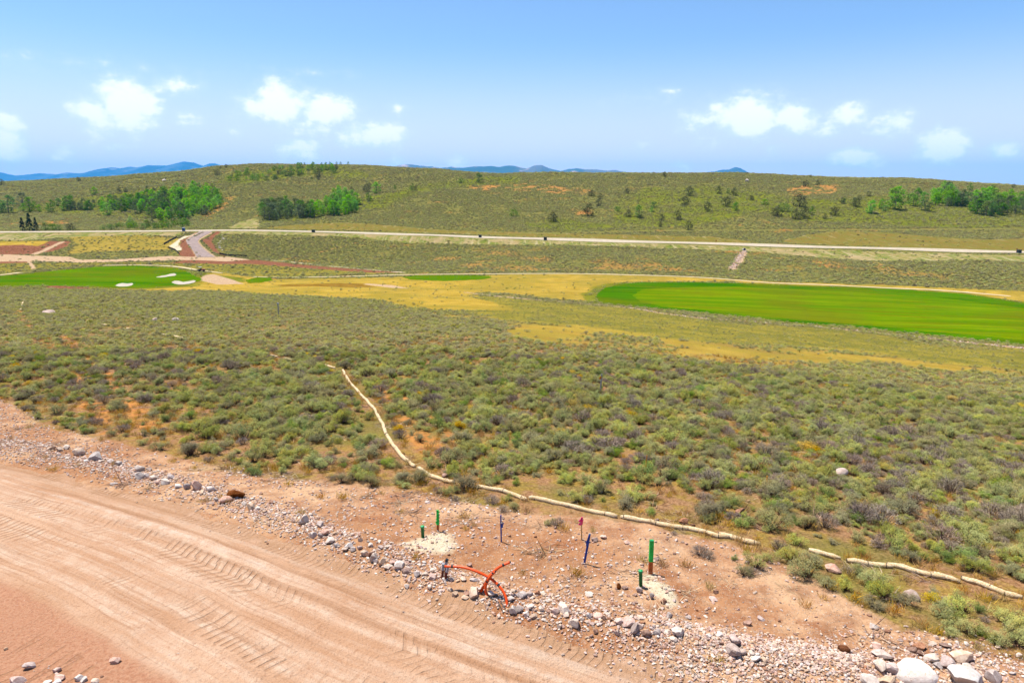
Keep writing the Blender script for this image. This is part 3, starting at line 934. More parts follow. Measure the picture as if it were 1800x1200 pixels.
# ------------------------------------------------------------------ far mountains
def mountain(name, pts, Y, depth, mat, label, seed):
    """a range whose crest passes through the given picture points, built as a real massif at distance Y"""
    px = np.array([p[0] for p in pts], float); py = np.array([p[1] for p in pts], float)
    n = 420; m = 60
    a = np.linspace(px[0], px[-1], n)
    r = np.interp(a, px, py)
    xc, _, zc = at_depth(a, r, Y)
    base = -60.0
    H = np.maximum(zc - base, 5) * (1 + 0.05 * fbm(xc, xc * 0 + seed, depth * 0.16, 4, seed))
    V = []
    t = np.linspace(-1, 1, m)
    for k in t:
        yy = Y + k * depth
        x = xc * (1 + 0.0 * k)
        rid = np.abs(fbm(x, np.full(n, yy * 0.8), depth * 0.35, 5, seed))
        fall = (1 - abs(k) ** 1.15)
        zz = base + H * fall * (1 + (1 - fall) * 0.9 * (rid - 0.35)) - (1 - fall) * fall * H * 0.8 * rid
        V.append(np.stack([x, np.full(n, yy), zz], 1))
    V = np.array(V).reshape(-1, 3)
    ii = np.arange(m * n).reshape(m, n)
    F_ = np.stack([ii[:-1, :-1].ravel(), ii[:-1, 1:].ravel(), ii[1:, 1:].ravel(), ii[1:, :-1].ravel()], 1)
    o = link(name, mesh_np(name, V, F_, (mat,), smooth=True))
    return structure(o, label)


def mountain_mat(name, forest, rock, bald, snow=False, lo=0.0):
    n = N(name); p = n.pos()
    k = n.noise(0.0009, 6, 0.62, p); k2 = n.noise(0.0025, 5, 0.6, p)
    c = n.mix(n.ramp(k, 0.45, 0.6), forest, rock)
    c = n.mix(n.ramp(k2, 0.56, 0.66), c, bald)
    if snow:
        z = n.n('ShaderNodeSeparateXYZ', {0: p}).outputs[2]
        s = n.math('MULTIPLY', n.ramp(z, lo, lo + 260), n.ramp(n.noise(0.0045, 5, 0.65, p), 0.58, 0.64))
        c = n.mix(s, c, (0.8, 0.82, 0.85, 1))
    return n.pbsdf(c, 0.95, None, 0.1)


mountain('mountains', [(-160, 330), (-100, 318), (-60, 308), (0, 302.5), (12, 306), (25, 308), (45, 307), (70, 304), (82, 305), (98, 306.5), (118, 304), (135, 305), (158, 303.5), (165, 300), (180, 297), (198, 294), (212, 295.5), (230, 293), (240, 294.5), (262, 290.5), (280, 289.5), (295, 290), (312, 286), (325, 284), (340, 286), (358, 292), (368, 288), (378, 288.5), (390, 292), (420, 304), (470, 330)],
         24500, 4400, mountain_mat('blue_forest_range', (.010, .030, .034, 1), (.05, .07, .08, 1), (.12, .12, .12, 1), True, 1080), 'blue forested mountain range with snow streaks on its summit', 3)
mountain('mountains', [(640, 330), (670, 300), (690, 293), (705, 289.5), (722, 288.8), (738, 291), (750, 292.5), (760, 291.5), (775, 294), (792, 293.5), (805, 295.5), (820, 294.5), (838, 292), (850, 293), (868, 291.5), (890, 291), (905, 292), (925, 295.5), (940, 290.5), (952, 290), (965, 295), (985, 300), (1000, 296), (1012, 295), (1030, 298), (1048, 297), (1062, 298.5), (1080, 298.5), (1100, 302), (1130, 320)],
         16000, 2100, mountain_mat('dry_range', (.03, .06, .05, 1), (.09, .09, .08, 1), (.30, .22, .19, 1)), 'low blue and tan ridge peeping over the hill crest', 7)
mountain('mountains', [(1200, 325), (1236, 303.5), (1252, 300.5), (1270, 298), (1283, 298), (1293, 294), (1300, 296), (1312, 302), (1322, 304.5), (1345, 305), (1380, 330)],
         18200, 2100, mountain_mat('lone_peak', (.014, .04, .04, 1), (.04, .06, .05, 1), (.07, .08, .07, 1)), 'small lone blue peak above the right part of the hill', 9)

# ------------------------------------------------------------------ air
def haze():
    b = MB()
    b.box((0, 12150, 583.5), (67000, 34300, 1293))
    n = N('haze_air')
    q = n.n('ShaderNodeVolumePrincipled', {'Density': 3.3e-5, 'Anisotropy': 0.0})
    n.set(q, 'Color', (0.06, 0.42, 1.0, 1))
    n.t.links.new(q.outputs[0], n.out.inputs['Volume'])
    o = b.build('haze', n.m)
    tag(o, 'thin blue air between the near hill and the far mountains', None, None, 'stuff')
    return o


USE_HAZE = True
if USE_HAZE:
    haze()

# ------------------------------------------------------------------ sky, clouds and sun
SUN_EL = math.radians(70)
SUN_AZ = math.radians(-58)      # measured from +Y towards +X: high on the left
w = bpy.data.worlds.new('World'); S.world = w; w.use_nodes = True
wt = w.node_tree; wt.nodes.clear()


class WN(N):
    def __init__(s): s.t = wt


k = WN()
wo = wt.nodes.new('ShaderNodeOutputWorld')
sky = wt.nodes.new('ShaderNodeTexSky'); sky.sky_type = 'NISHITA'
sky.sun_disc = False; sky.sun_elevation = SUN_EL; sky.sun_rotation = SUN_AZ
sky.altitude = 1500; sky.air_density = 1.0; sky.dust_density = 1.5; sky.ozone_density = 2.2
tc = wt.nodes.new('ShaderNodeTexCoord').outputs['Generated']
sep = k.n('ShaderNodeSeparateXYZ', {0: tc}).outputs
az = k.math('ARCTAN2', sep[0], sep[1]); el = k.math('ARCSINE', sep[2])
uv = k.n('ShaderNodeCombineXYZ', {0: az, 1: k.math('MULTIPLY', el, 1.5), 2: 0.0}).outputs[0]
nz1 = k.noise(26.0, 7, 0.56, uv); nz2 = k.noise(7.0, 4, 0.5, uv)
cl = [  # px, py, half width, height above, height below, strength
    (10, 240, 48, 44, 44, 1.0), (-40, 250, 60, 40, 40, .9), (215, 178, 62, 48, 40, 1.0), (165, 192, 52, 26, 34, .85), (262, 190, 42, 26, 34, .75), (215, 215, 70, 20, 26, .6), (320, 205, 40, 16, 26, .45),
    (308, 150, 52, 17, 16, .62), (500, 180, 58, 36, 36, 1.0), (440, 186, 44, 24, 28, .8), (570, 190, 66, 28, 30, .95), (540, 215, 90, 26, 36, .6), (650, 236, 78, 26, 24, .85), (530, 258, 50, 20, 20, .85), (412, 231, 28, 10, 12, .5),
    (702, 191, 24, 12, 12, .62), (810, 280, 26, 20, 20, .5), (698, 285, 28, 14, 14, .62), (1310, 205, 82, 40, 30, 1.0), (1230, 212, 62, 22, 22, .7), (1395, 205, 58, 30, 34, .85), (1310, 230, 110, 20, 34, .5), (1490, 200, 54, 20, 24, .68), (1455, 225, 34, 22, 28, .55),
    (1570, 215, 46, 26, 22, .72), (1545, 230, 44, 16, 20, .5), (1655, 258, 58, 30, 24, 1.0), (1650, 220, 14, 12, 16, .5), (1762, 265, 40, 18, 16, .9), (1500, 276, 52, 22, 18, .85), (1360, 258, 34, 14, 20, .5), (1130, 172, 70, 10, 12, .34), (1182, 160, 26, 7, 8, .36),
    (110, 110, 200, 14, 14, .36), (120, 262, 80, 18, 26, .42), (200, 262, 30, 16, 20, .45), (1120, 262, 40, 14, 24, .38), (1200, 292, 30, 12, 10, .5), (560, 128, 60, 8, 8, .3), (700, 330, 900, 40, 30, .25)]
fld = None
for (a, b_, hw_, up, dn, s_) in cl:
    d = np.array([float(q) for q in px_dir(a, b_)]); d /= np.linalg.norm(d)
    u0 = math.atan2(d[0], d[1]); v0 = math.asin(d[2])
    # local scale of the picture in azimuth and elevation
    d2 = np.array([float(q) for q in px_dir(a + 10, b_)]); d2 /= np.linalg.norm(d2)
    ku = (math.atan2(d2[0], d2[1]) - u0) / 10
    d3 = np.array([float(q) for q in px_dir(a, b_ - 10)]); d3 /= np.linalg.norm(d3)
    kv = (math.asin(d3[2]) - v0) / 10
    du = k.math('MULTIPLY', k.math('SUBTRACT', az, u0), 1 / (hw_ * 1.02 * ku))
    dv = k.math('SUBTRACT', el, v0)
    dv = k.math('MAXIMUM', k.math('MULTIPLY', dv, 1 / (up * 1.08 * kv)), k.math('MULTIPLY', dv, -1 / (dn * 1.45 * kv)))
    r2 = k.math('ADD', k.math('MULTIPLY', du, du), k.math('MULTIPLY', dv, dv))
    g = k.math('MULTIPLY', k.math('SUBTRACT', 1.0, k.math('SQRT', r2)), 1.0)
    g = k.math('MULTIPLY', k.math('ADD', g, 0.35), s_)
    fld = g if fld is None else k.math('MAXIMUM', fld, g)
dens = k.math('ADD', fld, k.math('ADD', k.math('MULTIPLY', k.math('SUBTRACT', nz1, 0.5), 1.35), k.math('MULTIPLY', k.math('SUBTRACT', nz2, 0.5), 0.5)))
nz3 = k.noise(75.0, 5, 0.6, uv)
dens = k.math('ADD', dens, k.math('MULTIPLY', k.math('SUBTRACT', nz3, 0.5), 0.75))
upper = k.ramp(fld, 0.25, 0.75)
cover = k.math('ADD', k.math('MULTIPLY', k.ramp(dens, 0.30, 0.82), 0.66), k.math('MULTIPLY', k.ramp(dens, -0.05, 0.9), 0.32))
skyhsv = k.n('ShaderNodeHueSaturation', {'Saturation': 1.1, 'Value': 1.03, 'Color': sky.outputs[0]}).outputs[0]
# the pale, moist lower sky
lowsky = k.math('SUBTRACT', 1.0, k.ramp(el, 0.0, 0.21))
skyhsv = k.mix(k.math('MULTIPLY', lowsky, 0.85), skyhsv, (6.4, 5.6, 6.1, 1))
CLOUD = 7.7
cloudc = k.mix(k.ramp(k.math('ADD', dens, k.math('MULTIPLY', k.math('SUBTRACT', nz1, 0.5), 1.2)), 0.35, 1.0), (CLOUD * .74, CLOUD * .83, CLOUD * .98, 1), (CLOUD, CLOUD * .99, CLOUD * .98, 1))  # cloud shading put into the colour: blue-grey where thin, white where dense
skyc = k.mix(k.math('MULTIPLY', cover, 0.93), skyhsv, cloudc)
bg = k.n('ShaderNodeBackground', {'Color': skyc, 'Strength': 0.09})
wt.links.new(bg.outputs[0], wo.inputs['Surface'])

sl = bpy.data.lights.new('sun', 'SUN'); sl.energy = 5.0; sl.angle = math.radians(0.53); sl.color = (1.0, 0.955, 0.88)
so = bpy.data.objects.new('sun', sl); COL.objects.link(so)
sd = Vector((math.sin(SUN_AZ) * math.cos(SUN_EL), math.cos(SUN_AZ) * math.cos(SUN_EL), math.sin(SUN_EL)))
so.rotation_euler = (-sd).to_track_quat('-Z', 'Y').to_euler()
so.location = (-200, 300, 500)

S.view_settings.view_transform = 'Standard'; S.view_settings.look = 'None'
S.view_settings.exposure = 0.98; S.view_settings.gamma = 1.0
S.render.engine = 'CYCLES'
cy = S.cycles
cy.max_bounces = 6; cy.diffuse_bounces = 3; cy.glossy_bounces = 2; cy.transmission_bounces = 3; cy.volume_bounces = 1; cy.transparent_max_bounces = 8
cy.use_denoising = True
try:
    cy.denoiser = 'OPENIMAGEDENOISE'; cy.denoising_input_passes = 'RGB_ALBEDO_NORMAL'
except Exception:
    pass
cy.sample_clamp_indirect = 6.0
cy.use_adaptive_sampling = True
cy.adaptive_threshold = 0.012

# ------------------------------------------------------------------ sage and other shrubs
def leaf_mat(name, a, b, c, trans=0.28, rough=0.7):
    """foliage whose colour varies leaf by leaf and bush by bush"""
    n = N(name)
    t = n.n('ShaderNodeSeparateColor', {'Color': n.attr('tint').outputs['Color']}).outputs
    r = n.rand()
    k = n.mix(t[0], a, b)
    k = n.mix(n.math('MULTIPLY', n.ramp(t[1], 0.55, 0.95), 0.8), k, c)
    hs = n.n('ShaderNodeHueSaturation', {'Hue': n.math('ADD', 0.482, n.math('MULTIPLY', r, 0.032)), 'Saturation': n.math('ADD', 0.85, n.math('MULTIPLY', n.math('FRACT', n.math('MULTIPLY', r, 7.31)), 0.3)),
                                         'Value': n.math('ADD', 0.78, n.math('MULTIPLY', n.math('FRACT', n.math('MULTIPLY', r, 3.77)), 0.44)), 'Color': k}).outputs[0]
    d = n.n('ShaderNodeBsdfDiffuse', {'Color': hs, 'Roughness': 0.5})
    q = n.n('ShaderNodeBsdfTranslucent', {'Color': hs})
    m = n.n('ShaderNodeMixShader', {0: trans, 1: d.outputs[0], 2: q.outputs[0]})
    n.t.links.new(m.outputs[0], n.out.inputs['Surface'])
    return n.m


def bark_mat(name, a, b):
    n = N(name)
    c = n.mix(n.ramp(n.noise(9, 4, 0.6, n.obj()), 0.35, 0.65), a, b)
    return n.pbsdf(c, 0.95, None, 0.1)


M_sage = leaf_mat('sage_leaf', T(118, 126, 66, 2.65), T(166, 166, 102, 2.65), T(182, 160, 80, 2.4))
M_grey = leaf_mat('grey_sage_leaf', T(120, 117, 78, 2.55), T(158, 151, 108, 2.55), T(134, 116, 88, 2.3))
M_green = leaf_mat('rabbitbrush_leaf', T(104, 128, 60, 2.0), T(144, 160, 82, 2.0), T(164, 166, 88, 2.0))
M_yel = leaf_mat('yellow_shrub_leaf', T(182, 160, 56, 2.2), T(218, 186, 70, 2.2), T(150, 140, 60, 2.1))
M_dead = leaf_mat('dry_twig', T(134, 116, 94, 2.1), T(164, 148, 132, 2.1), T(196, 176, 156, 2.1), 0.05)
M_wood = bark_mat('sage_wood', T(110, 88, 70), T(156, 130, 108))
M_far = leaf_mat('slope_sage_leaf', T(124, 128, 72, 3.3), T(156, 155, 94, 3.3), T(128, 120, 84, 3.0))
M_fargrey = leaf_mat('valley_sage_leaf', T(126, 122, 80, 3.0), T(158, 150, 102, 3.0), T(130, 118, 90, 2.8))


def rand_dirs(r, n):
    v = r.normal(size=(n, 3)); return v / np.linalg.norm(v, axis=1, keepdims=True)


def quads_from(c, d, s, L, W):
    """leaf quads: centres c, long axis d, side axis s"""
    L = np.broadcast_to(np.asarray(L, float), (len(c),))[:, None] / 2; W = np.broadcast_to(np.asarray(W, float), (len(c),))[:, None] / 2
    v = np.stack([c - d * L - s * W * .5, c - d * L * .1 - s * W * 0 + s * W, c + d * L, c - d * L * .1 - s * W], 1)
    f = np.arange(len(c) * 4).reshape(-1, 4)
    return v.reshape(-1, 3), f


def faces_up(r, off, up=1.0, out=0.55, rnd=0.75):
    """long and side axes of leaves whose faces look outwards and up to the light"""
    n_ = off / (np.linalg.norm(off, axis=1, keepdims=True) + 1e-6) * out + rand_dirs(r, len(off)) * rnd + np.array([0, 0, up])
    n_ /= np.linalg.norm(n_, axis=1, keepdims=True) + 1e-6
    d = np.cross(n_, rand_dirs(r, len(off))); d /= np.linalg.norm(d, axis=1, keepdims=True) + 1e-6
    return d, np.cross(n_, d)


def tubes(a, m, b, r0, r1, n=3):
    """many bent tapered sticks a-m-b at once"""
    K = len(a); V = []; F_ = []
    ang = np.arange(n) * 2 * PI / n
    ux = np.stack([np.cos(ang), np.sin(ang), np.zeros(n)], 1)
    pts = [a, m, b]; rr = [r0, (r0 + r1) / 2, r1]
    V = np.stack([p[:, None] + ux[None] * (np.broadcast_to(np.asarray(r_, float), (K,))[:, None, None]) for p, r_ in zip(pts, rr)], 1)
    idx_ = np.arange(K * 3 * n).reshape(K, 3, n)
    for s in range(2):
        for k in range(n):
            F_.append(np.stack([idx_[:, s, k], idx_[:, s, (k + 1) % n], idx_[:, s + 1, (k + 1) % n], idx_[:, s + 1, k]], 1))
    return V.reshape(-1, 3), np.concatenate(F_)


def shrub_meshes(seed, R, H, ncl, per, leaf, lw, mat, clr=0.15, stems=None, woody=0.8, upright=0.5, up=0.75):
    """leafy sprays on bent stems; returns (foliage mesh, stem mesh)"""
    r = np.random.default_rng(seed)
    lob = r.integers(3, 7); lobes = r.uniform(-0.95, 0.95, (lob, 2)) * R; lobh = r.uniform(0.55, 1.08, lob)
    ph = r.uniform(0, 2 * PI, ncl); q = np.sqrt(r.uniform(0, 1, ncl))
    li = r.integers(0, lob, ncl)
    tip = np.stack([np.cos(ph) * q * R * .58 + lobes[li, 0] * .62, np.sin(ph) * q * R * .58 + lobes[li, 1] * .62, np.zeros(ncl)], 1)
    dome = np.sqrt(np.clip(1 - (q * .92) ** 2, 0, 1))
    tip[:, 2] = H * lobh[li] * (0.26 + 0.70 * dome * r.uniform(0.5, 1.0, ncl)) * (0.85 + 0.3 * vnoise(tip[:, 0] / R * 2 + seed, tip[:, 1] / R * 2))
    N_ = ncl * per
    ci = np.repeat(np.arange(ncl), per)
    off = rand_dirs(r, N_) * (r.uniform(0.15, 1, N_) ** 0.6)[:, None] * (clr * r.uniform(0.7, 1.35, ncl))[ci][:, None]
    off[:, 2] *= 0.85
    c = tip[ci] + off
    c[:, 2] = np.maximum(c[:, 2], 0.03)
    d, s_ = faces_up(r, off + (tip[ci] - np.array([0, 0, H * .3])) * .25, up, 0.5, 0.8)
    lean = rand_dirs(r, N_) * 0.15 + np.array([0, 0, upright * 0.5]); d = d + lean; d /= np.linalg.norm(d, axis=1, keepdims=True)
    Lr = leaf * r.uniform(0.7, 1.4, N_)
    v, f = quads_from(c, d, s_, Lr, lw * r.uniform(0.7, 1.3, N_))
    me1 = mesh_np('foliage', v, f, (mat,))
    tc_ = r.uniform(0, 1, ncl)[ci] * 0.6 + r.uniform(0, 1, N_) * 0.4
    t2 = (r.uniform(0, 1, ncl)[ci] * 0.7 + r.uniform(0, 1, N_) * 0.3)
    col = np.stack([np.repeat(tc_, 4), np.repeat(t2, 4), np.zeros(N_ * 4)], 1)
    vcol(me1, 'tint', col)
    ns = stems or int(ncl * woody)
    si = r.choice(ncl, ns, replace=ns > ncl)
    a = np.concatenate([r.normal(0, 0.05 * R, (ns, 2)), np.full((ns, 1), -0.06)], 1)
    b = tip[si] * np.array([1, 1, 0.95])
    m = a * 0.45 + b * 0.55 + r.normal(0, 0.06 * R, (ns, 3)); m[:, 2] = np.maximum(m[:, 2] - 0.06 * H, 0.02)
    v2, f2 = tubes(a, m, b, 0.016 * r.uniform(0.7, 1.6, ns), 0.005)
    me2 = mesh_np('stems', v2, f2, (M_wood,))
    return me1, me2


def twig_meshes(seed, R, H, n, mat):
    """a mostly bare, dead shrub: stems plus a haze of fine twigs"""
    r = np.random.default_rng(seed)
    ph = r.uniform(0, 2 * PI, n); q = np.sqrt(r.uniform(0.02, 1, n))
    b = np.stack([np.cos(ph) * q * R, np.sin(ph) * q * R, H * (0.25 + 0.75 * np.sqrt(1 - q ** 2 * .85) * r.uniform(0.55, 1, n))], 1)
    a = np.concatenate([r.normal(0, 0.05 * R, (n, 2)), np.full((n, 1), -0.05)], 1)
    m = a * 0.4 + b * 0.6 + r.normal(0, 0.07 * R, (n, 3))
    v1, f1 = tubes(a, m, b, 0.014, 0.005)
    K = n * 26
    i = r.integers(0, n, K); t = r.uniform(0.45, 1.05, K)[:, None]
    c = m[i] * (1 - t) + b[i] * t + r.normal(0, 0.05, (K, 3))
    c[:, 2] = np.maximum(c[:, 2], 0.02)
    d = (b[i] - m[i]); d /= np.linalg.norm(d, axis=1, keepdims=True); d = d + rand_dirs(r, K) * 0.9; d /= np.linalg.norm(d, axis=1, keepdims=True)
    s_ = np.cross(d, rand_dirs(r, K)); s_ /= np.linalg.norm(s_, axis=1, keepdims=True) + 1e-6
    v2, f2 = quads_from(c, d, s_, 0.12 * r.uniform(0.6, 1.6, K), 0.010)
    me1 = mesh_np('foliage', v2, f2, (mat,))
    tt = r.uniform(0, 1, K)
    vcol(me1, 'tint', np.stack([np.repeat(tt, 4), np.repeat(r.uniform(0, 1, K), 4), np.zeros(K * 4)], 1))
    me2 = mesh_np('stems', v1, f1, (M_wood,))
    return me1, me2


# kinds of bush: (words, meshes). high detail near, then medium, then far
KINDS = []
for i in range(4): KINDS.append(('yellow-green', shrub_meshes(100 + i, 0.55, 0.72, 52, 56, 0.046, 0.016, M_sage, clr=0.125)))
for i in range(3): KINDS.append(('grey-green', shrub_meshes(120 + i, 0.52, 0.66, 48, 54, 0.046, 0.016, M_grey, clr=0.125)))
for i in range(2): KINDS.append(('bright green', shrub_meshes(140 + i, 0.42, 0.62, 32, 52, 0.065, 0.016, M_green, upright=1.0)))
for i in range(1): KINDS.append(('golden yellow', shrub_meshes(150 + i, 0.42, 0.5, 30, 42, 0.055, 0.02, M_yel, upright=0.9)))
for i in range(2): KINDS.append(('bare grey-brown', twig_meshes(160 + i, 0.55, 0.6, 42, M_dead)))
NK = len(KINDS)
MED = [shrub_meshes(200 + i, 0.55, 0.7, 26, 12, 0.11, 0.055, (M_sage, M_grey, M_sage, M_grey, M_fargrey)[i], clr=0.17, stems=8, up=1.2) for i in range(5)]
FAR = [shrub_meshes(220 + i, 0.62, 0.60, 16, 9, 0.26, 0.15, (M_far, M_fargrey, M_far, M_grey)[i], clr=0.17, stems=3, up=1.7) for i in range(4)]


def bush_density(x, y):
    """how densely sage stands, 0..1"""
    z = zone_masks(x, y)
    d = np.ones_like(x)
    d *= z['bare'] < 0.34
    d *= (1 - 0.985 * np.minimum(1, z['gold'] * 1.4)) * (1 - 0.72 * z['olive']) * (1 - 0.45 * z['lush'])
    for kk in ('pale', 'redsoil', 'cream', 'verge', 'sand'):
        d *= 1 - np.clip(z[kk], 0, 1) * 0.97
    d *= 1 - 0.85 * z['tan']
    d *= 1 - z['stream']
    for kk in ('fairway', 'green', 'greenb', 'tee'):
        d *= 1 - inpoly(P[kk], x, y)
    # roads and paths stay clear
    for (L, wd) in [(hw, 9.5)] + [(wline(q, 12), 3.0) for q in PATHS]:
        dd, _, _ = linedist(L, x, y)
        d *= dd > wd
    d *= ~((inpoly(P['road'], x, y)) & (y < 70))
    return d, z


PATHS = [[(0, 484), (43, 478)], [(170, 467), (250, 465.8), (330, 471.5), (400, 481)], [(436, 486), (560, 487), (700, 483.2), (860, 481.6), (980, 480.8), (1130, 484), (1260, 489.5), (1340, 497), (1500, 503), (1600, 507.5), (1790, 522)],
         [(373, 406), (352, 416), (339, 424), (350, 436), (366, 452)]]


def scatter(x0, x1, y0, y1, cell, inview=120):
    nx = int((x1 - x0) / cell); ny = int((y1 - y0) / cell)
    i, j = np.meshgrid(np.arange(nx), np.arange(ny))
    x = x0 + (i.ravel() + rng.uniform(-0.1, 1.1, i.size)) * cell; y = y0 + (j.ravel() + rng.uniform(-0.1, 1.1, i.size)) * cell
    m = (np.abs(x) < 0.86 * y + 9) & (y > y0)
    x, y = x[m], y[m]
    z = ground_z(x, y)
    u, v, f = to_px(x, y, z)
    k = (f > 1) & (u > -inview * 3) & (u < 1800 + inview * 3) & (v < 1200 + inview * 3) & (v > 250)
    return x[k], y[k], z[k], u[k], v[k]


BX = []          # every sage bush: x, y, z, kind index, scale, height factor, rz
# near field
x, y, z, u, v = scatter(-70, 70, 12, 62, 0.48)
d, zz = bush_density(x, y)
patch = fbm(x, y, 5.0, 3, 71); patch2 = fbm(x, y, 11.0, 3, 72)
open_ = sstep(-0.5, 0.05, patch * 0.75 + 0.5 * fbm(x, y, 1.7, 2, 78) + 0.12)
# worn openings around the straw wattle and towards the bank
bd, _, _ = linedist(BANK, x, y)
edge = sstep(0.3, 6.0, bd)
acc = rng.uniform(0, 1, len(x)) < d * (0.16 + 0.74 * open_) * (0.42 + 0.58 * edge)
x, y, z, patch2 = x[acc], y[acc], z[acc], patch2[acc]
rr = rng.uniform(0, 1, len(x)) + 0.16 * patch2
kind = np.where(rr < 0.50, rng.integers(0, 4, len(x)), np.where(rr < 0.74, rng.integers(4, 7, len(x)), np.where(rr < 0.86, rng.integers(7, 9, len(x)), np.where(rr < 0.88, 9, rng.integers(10, 12, len(x))))))
sc = np.clip(rng.lognormal(-0.10, 0.38, len(x)), 0.4, 1.9) * 0.61
BX.append(np.stack([x, y, z, kind, sc, rng.uniform(0.8, 1.2, len(x)), rng.uniform(0, 2 * PI, len(x))], 1))
# stragglers on the bare bank, where the picture has them
for (a, b, k_, s_) in [(150, 745, 4, .9), (865, 885, 10, .9), (905, 893, 4, .8), (885, 900, 10, .7), (965, 922, 4, .7), (980, 925, 10, .8), (1080, 905, 10, .6), (1100, 912, 4, .5), (1020, 938, 8, .45), (1090, 920, 10, .5), (1230, 975, 10, .9), (1245, 980, 10, .7), (1330, 1000, 0, 1.1), (1310, 1012, 4, .9), (1345, 985, 0, .8), (1320, 1010, 10, .7),
                       (1420, 1010, 0, 1.5), (1455, 1032, 4, 1.1), (1395, 985, 0, 1.2), (1560, 1050, 0, 1.3), (1545, 1030, 0, 1.2), (1590, 1060, 4, 1.1), (1640, 1055, 9, .9), (1690, 1075, 0, 1.2), (1660, 1080, 0, 1.1), (1690, 1108, 0, 1.0), (1720, 1112, 7, .7), (1785, 1110, 0, 1.3), (1790, 1135, 0, 1.2), (1760, 1090, 0, 1.1),
                       (800, 880, 10, .6), (640, 840, 0, .8), (700, 850, 4, .8), (740, 845, 0, .9), (585, 838, 9, .5), (770, 868, 10, .7), (1290, 985, 8, .5), (1130, 925, 8, .5), (1185, 940, 10, .4)]:
    q = hit1(a, b)
    BX.append(np.array([[q.x, q.y, float(ground_z(q.x, q.y)[0]), k_, s_ * .62, 1.0, rng.uniform(0, 6.28)]]))
# explicit golden bush and others seen in the picture
BX = np.concatenate(BX)
# keep clear of the stakes, the wattles and the sand
clear = np.ones(len(BX), bool)
WATTLES = [
    ([(603, 651), (606, 658), (614, 672), (624, 683)], 'short straw wattle at the very top of the slanting chain'),
    ([(625, 684), (634, 694), (646, 707), (657, 719)], 'second straw wattle down the slanting chain'),
    ([(658, 721), (667, 736), (675, 752), (678, 764)], 'third straw wattle down the slanting chain, curving to the lower end'),
    ([(680, 767), (690, 783), (706, 803), (727, 822)], 'fourth straw wattle down the slanting chain, last before its bend'),
    ([(738, 825), (752, 836), (775, 845), (799, 850)], 'straw wattle lying just after the bend, beside a brown boulder'),
    ([(846, 858), (870, 863), (898, 868), (926, 880)], 'straw wattle above the two left green markers, curling down at its end'),
    ([(938, 878), (985, 889), (1035, 900), (1084, 910)], 'long straw wattle right above the pink-flagged stake'),
    ([(1101, 912), (1140, 919), (1180, 926), (1213, 932)], 'straw wattle above the tall green and orange marker post'),
    ([(1218, 933), (1240, 939), (1262, 945), (1276, 946)], 'short straw wattle right of the tall green marker post'),
    ([(1278, 944), (1297, 950), (1315, 954), (1330, 957)], 'half buried straw wattle reaching into the bushes right of the green marker'),
    ([(1438, 972), (1452, 976), (1470, 981)], 'short piece of straw wattle glimpsed between two bushes'),
    ([(1505, 990), (1525, 993), (1545, 995), (1562, 998)], 'straw wattle with a rounded end lying on bare soil above the big pale boulders'),
    ([(1577, 998), (1605, 1006), (1630, 1012), (1652, 1016)], 'straw wattle with a dark tie at its upper end above the pale boulders'),
    ([(1654, 1014), (1668, 1018), (1680, 1022)], 'short straw wattle half hidden by a bush'),
    ([(1708, 1023), (1735, 1033), (1760, 1043), (1788, 1051)], 'lowest straw wattle, running out towards the right picture edge'),
    ([(571, 642), (579, 645), (588, 648)], 'short pale straw wattle left of the chain top'),
    ([(475, 625), (487, 628)], 'small far wattle piece, left one of a close pair'), ([(500, 630), (514, 634)], 'small far wattle piece, right one of a close pair'),
    ([(385, 607), (396, 609)], 'small far wattle piece beside a grey twiggy bush'), ([(304, 592), (321, 596)], 'far wattle piece ending a broken dashed line'), ([(286, 589.5), (296, 591)], 'far wattle piece, second last of a broken dashed line'),
    ([(223, 579), (235, 581)], 'far wattle piece in the middle of a broken dashed line'), ([(178, 571.5), (190, 573)], 'far wattle piece starting a broken dashed line'),
    ([(36, 546), (38, 538), (41, 531), (43, 526)], 'lone pale straw wattle running away downhill at the far left')]
for (pts, lab) in WATTLES:
    L = wline(pts, 6)
    dd, _, _ = linedist(L, BX[:, 0], BX[:, 1])
    # nothing stands on a wattle, nor just in front of it
    dd2, _, _ = linedist(L - np.array([0, 0.45]), BX[:, 0], BX[:, 1])
    clear &= (dd > 0.5) & (dd2 > 0.45 * BX[:, 4])
for (a, b) in [(743, 945), (769, 933), (881, 953), (1028, 990), (1021, 948), (1126, 1032), (1144, 1006), (850, 1045), (785, 1017), (1135, 830), (1055, 690)]:
    q = hit1(a, b)
    clear &= np.hypot(BX[:, 0] - q.x, BX[:, 1] - q.y) > 0.55
BX = BX[clear]

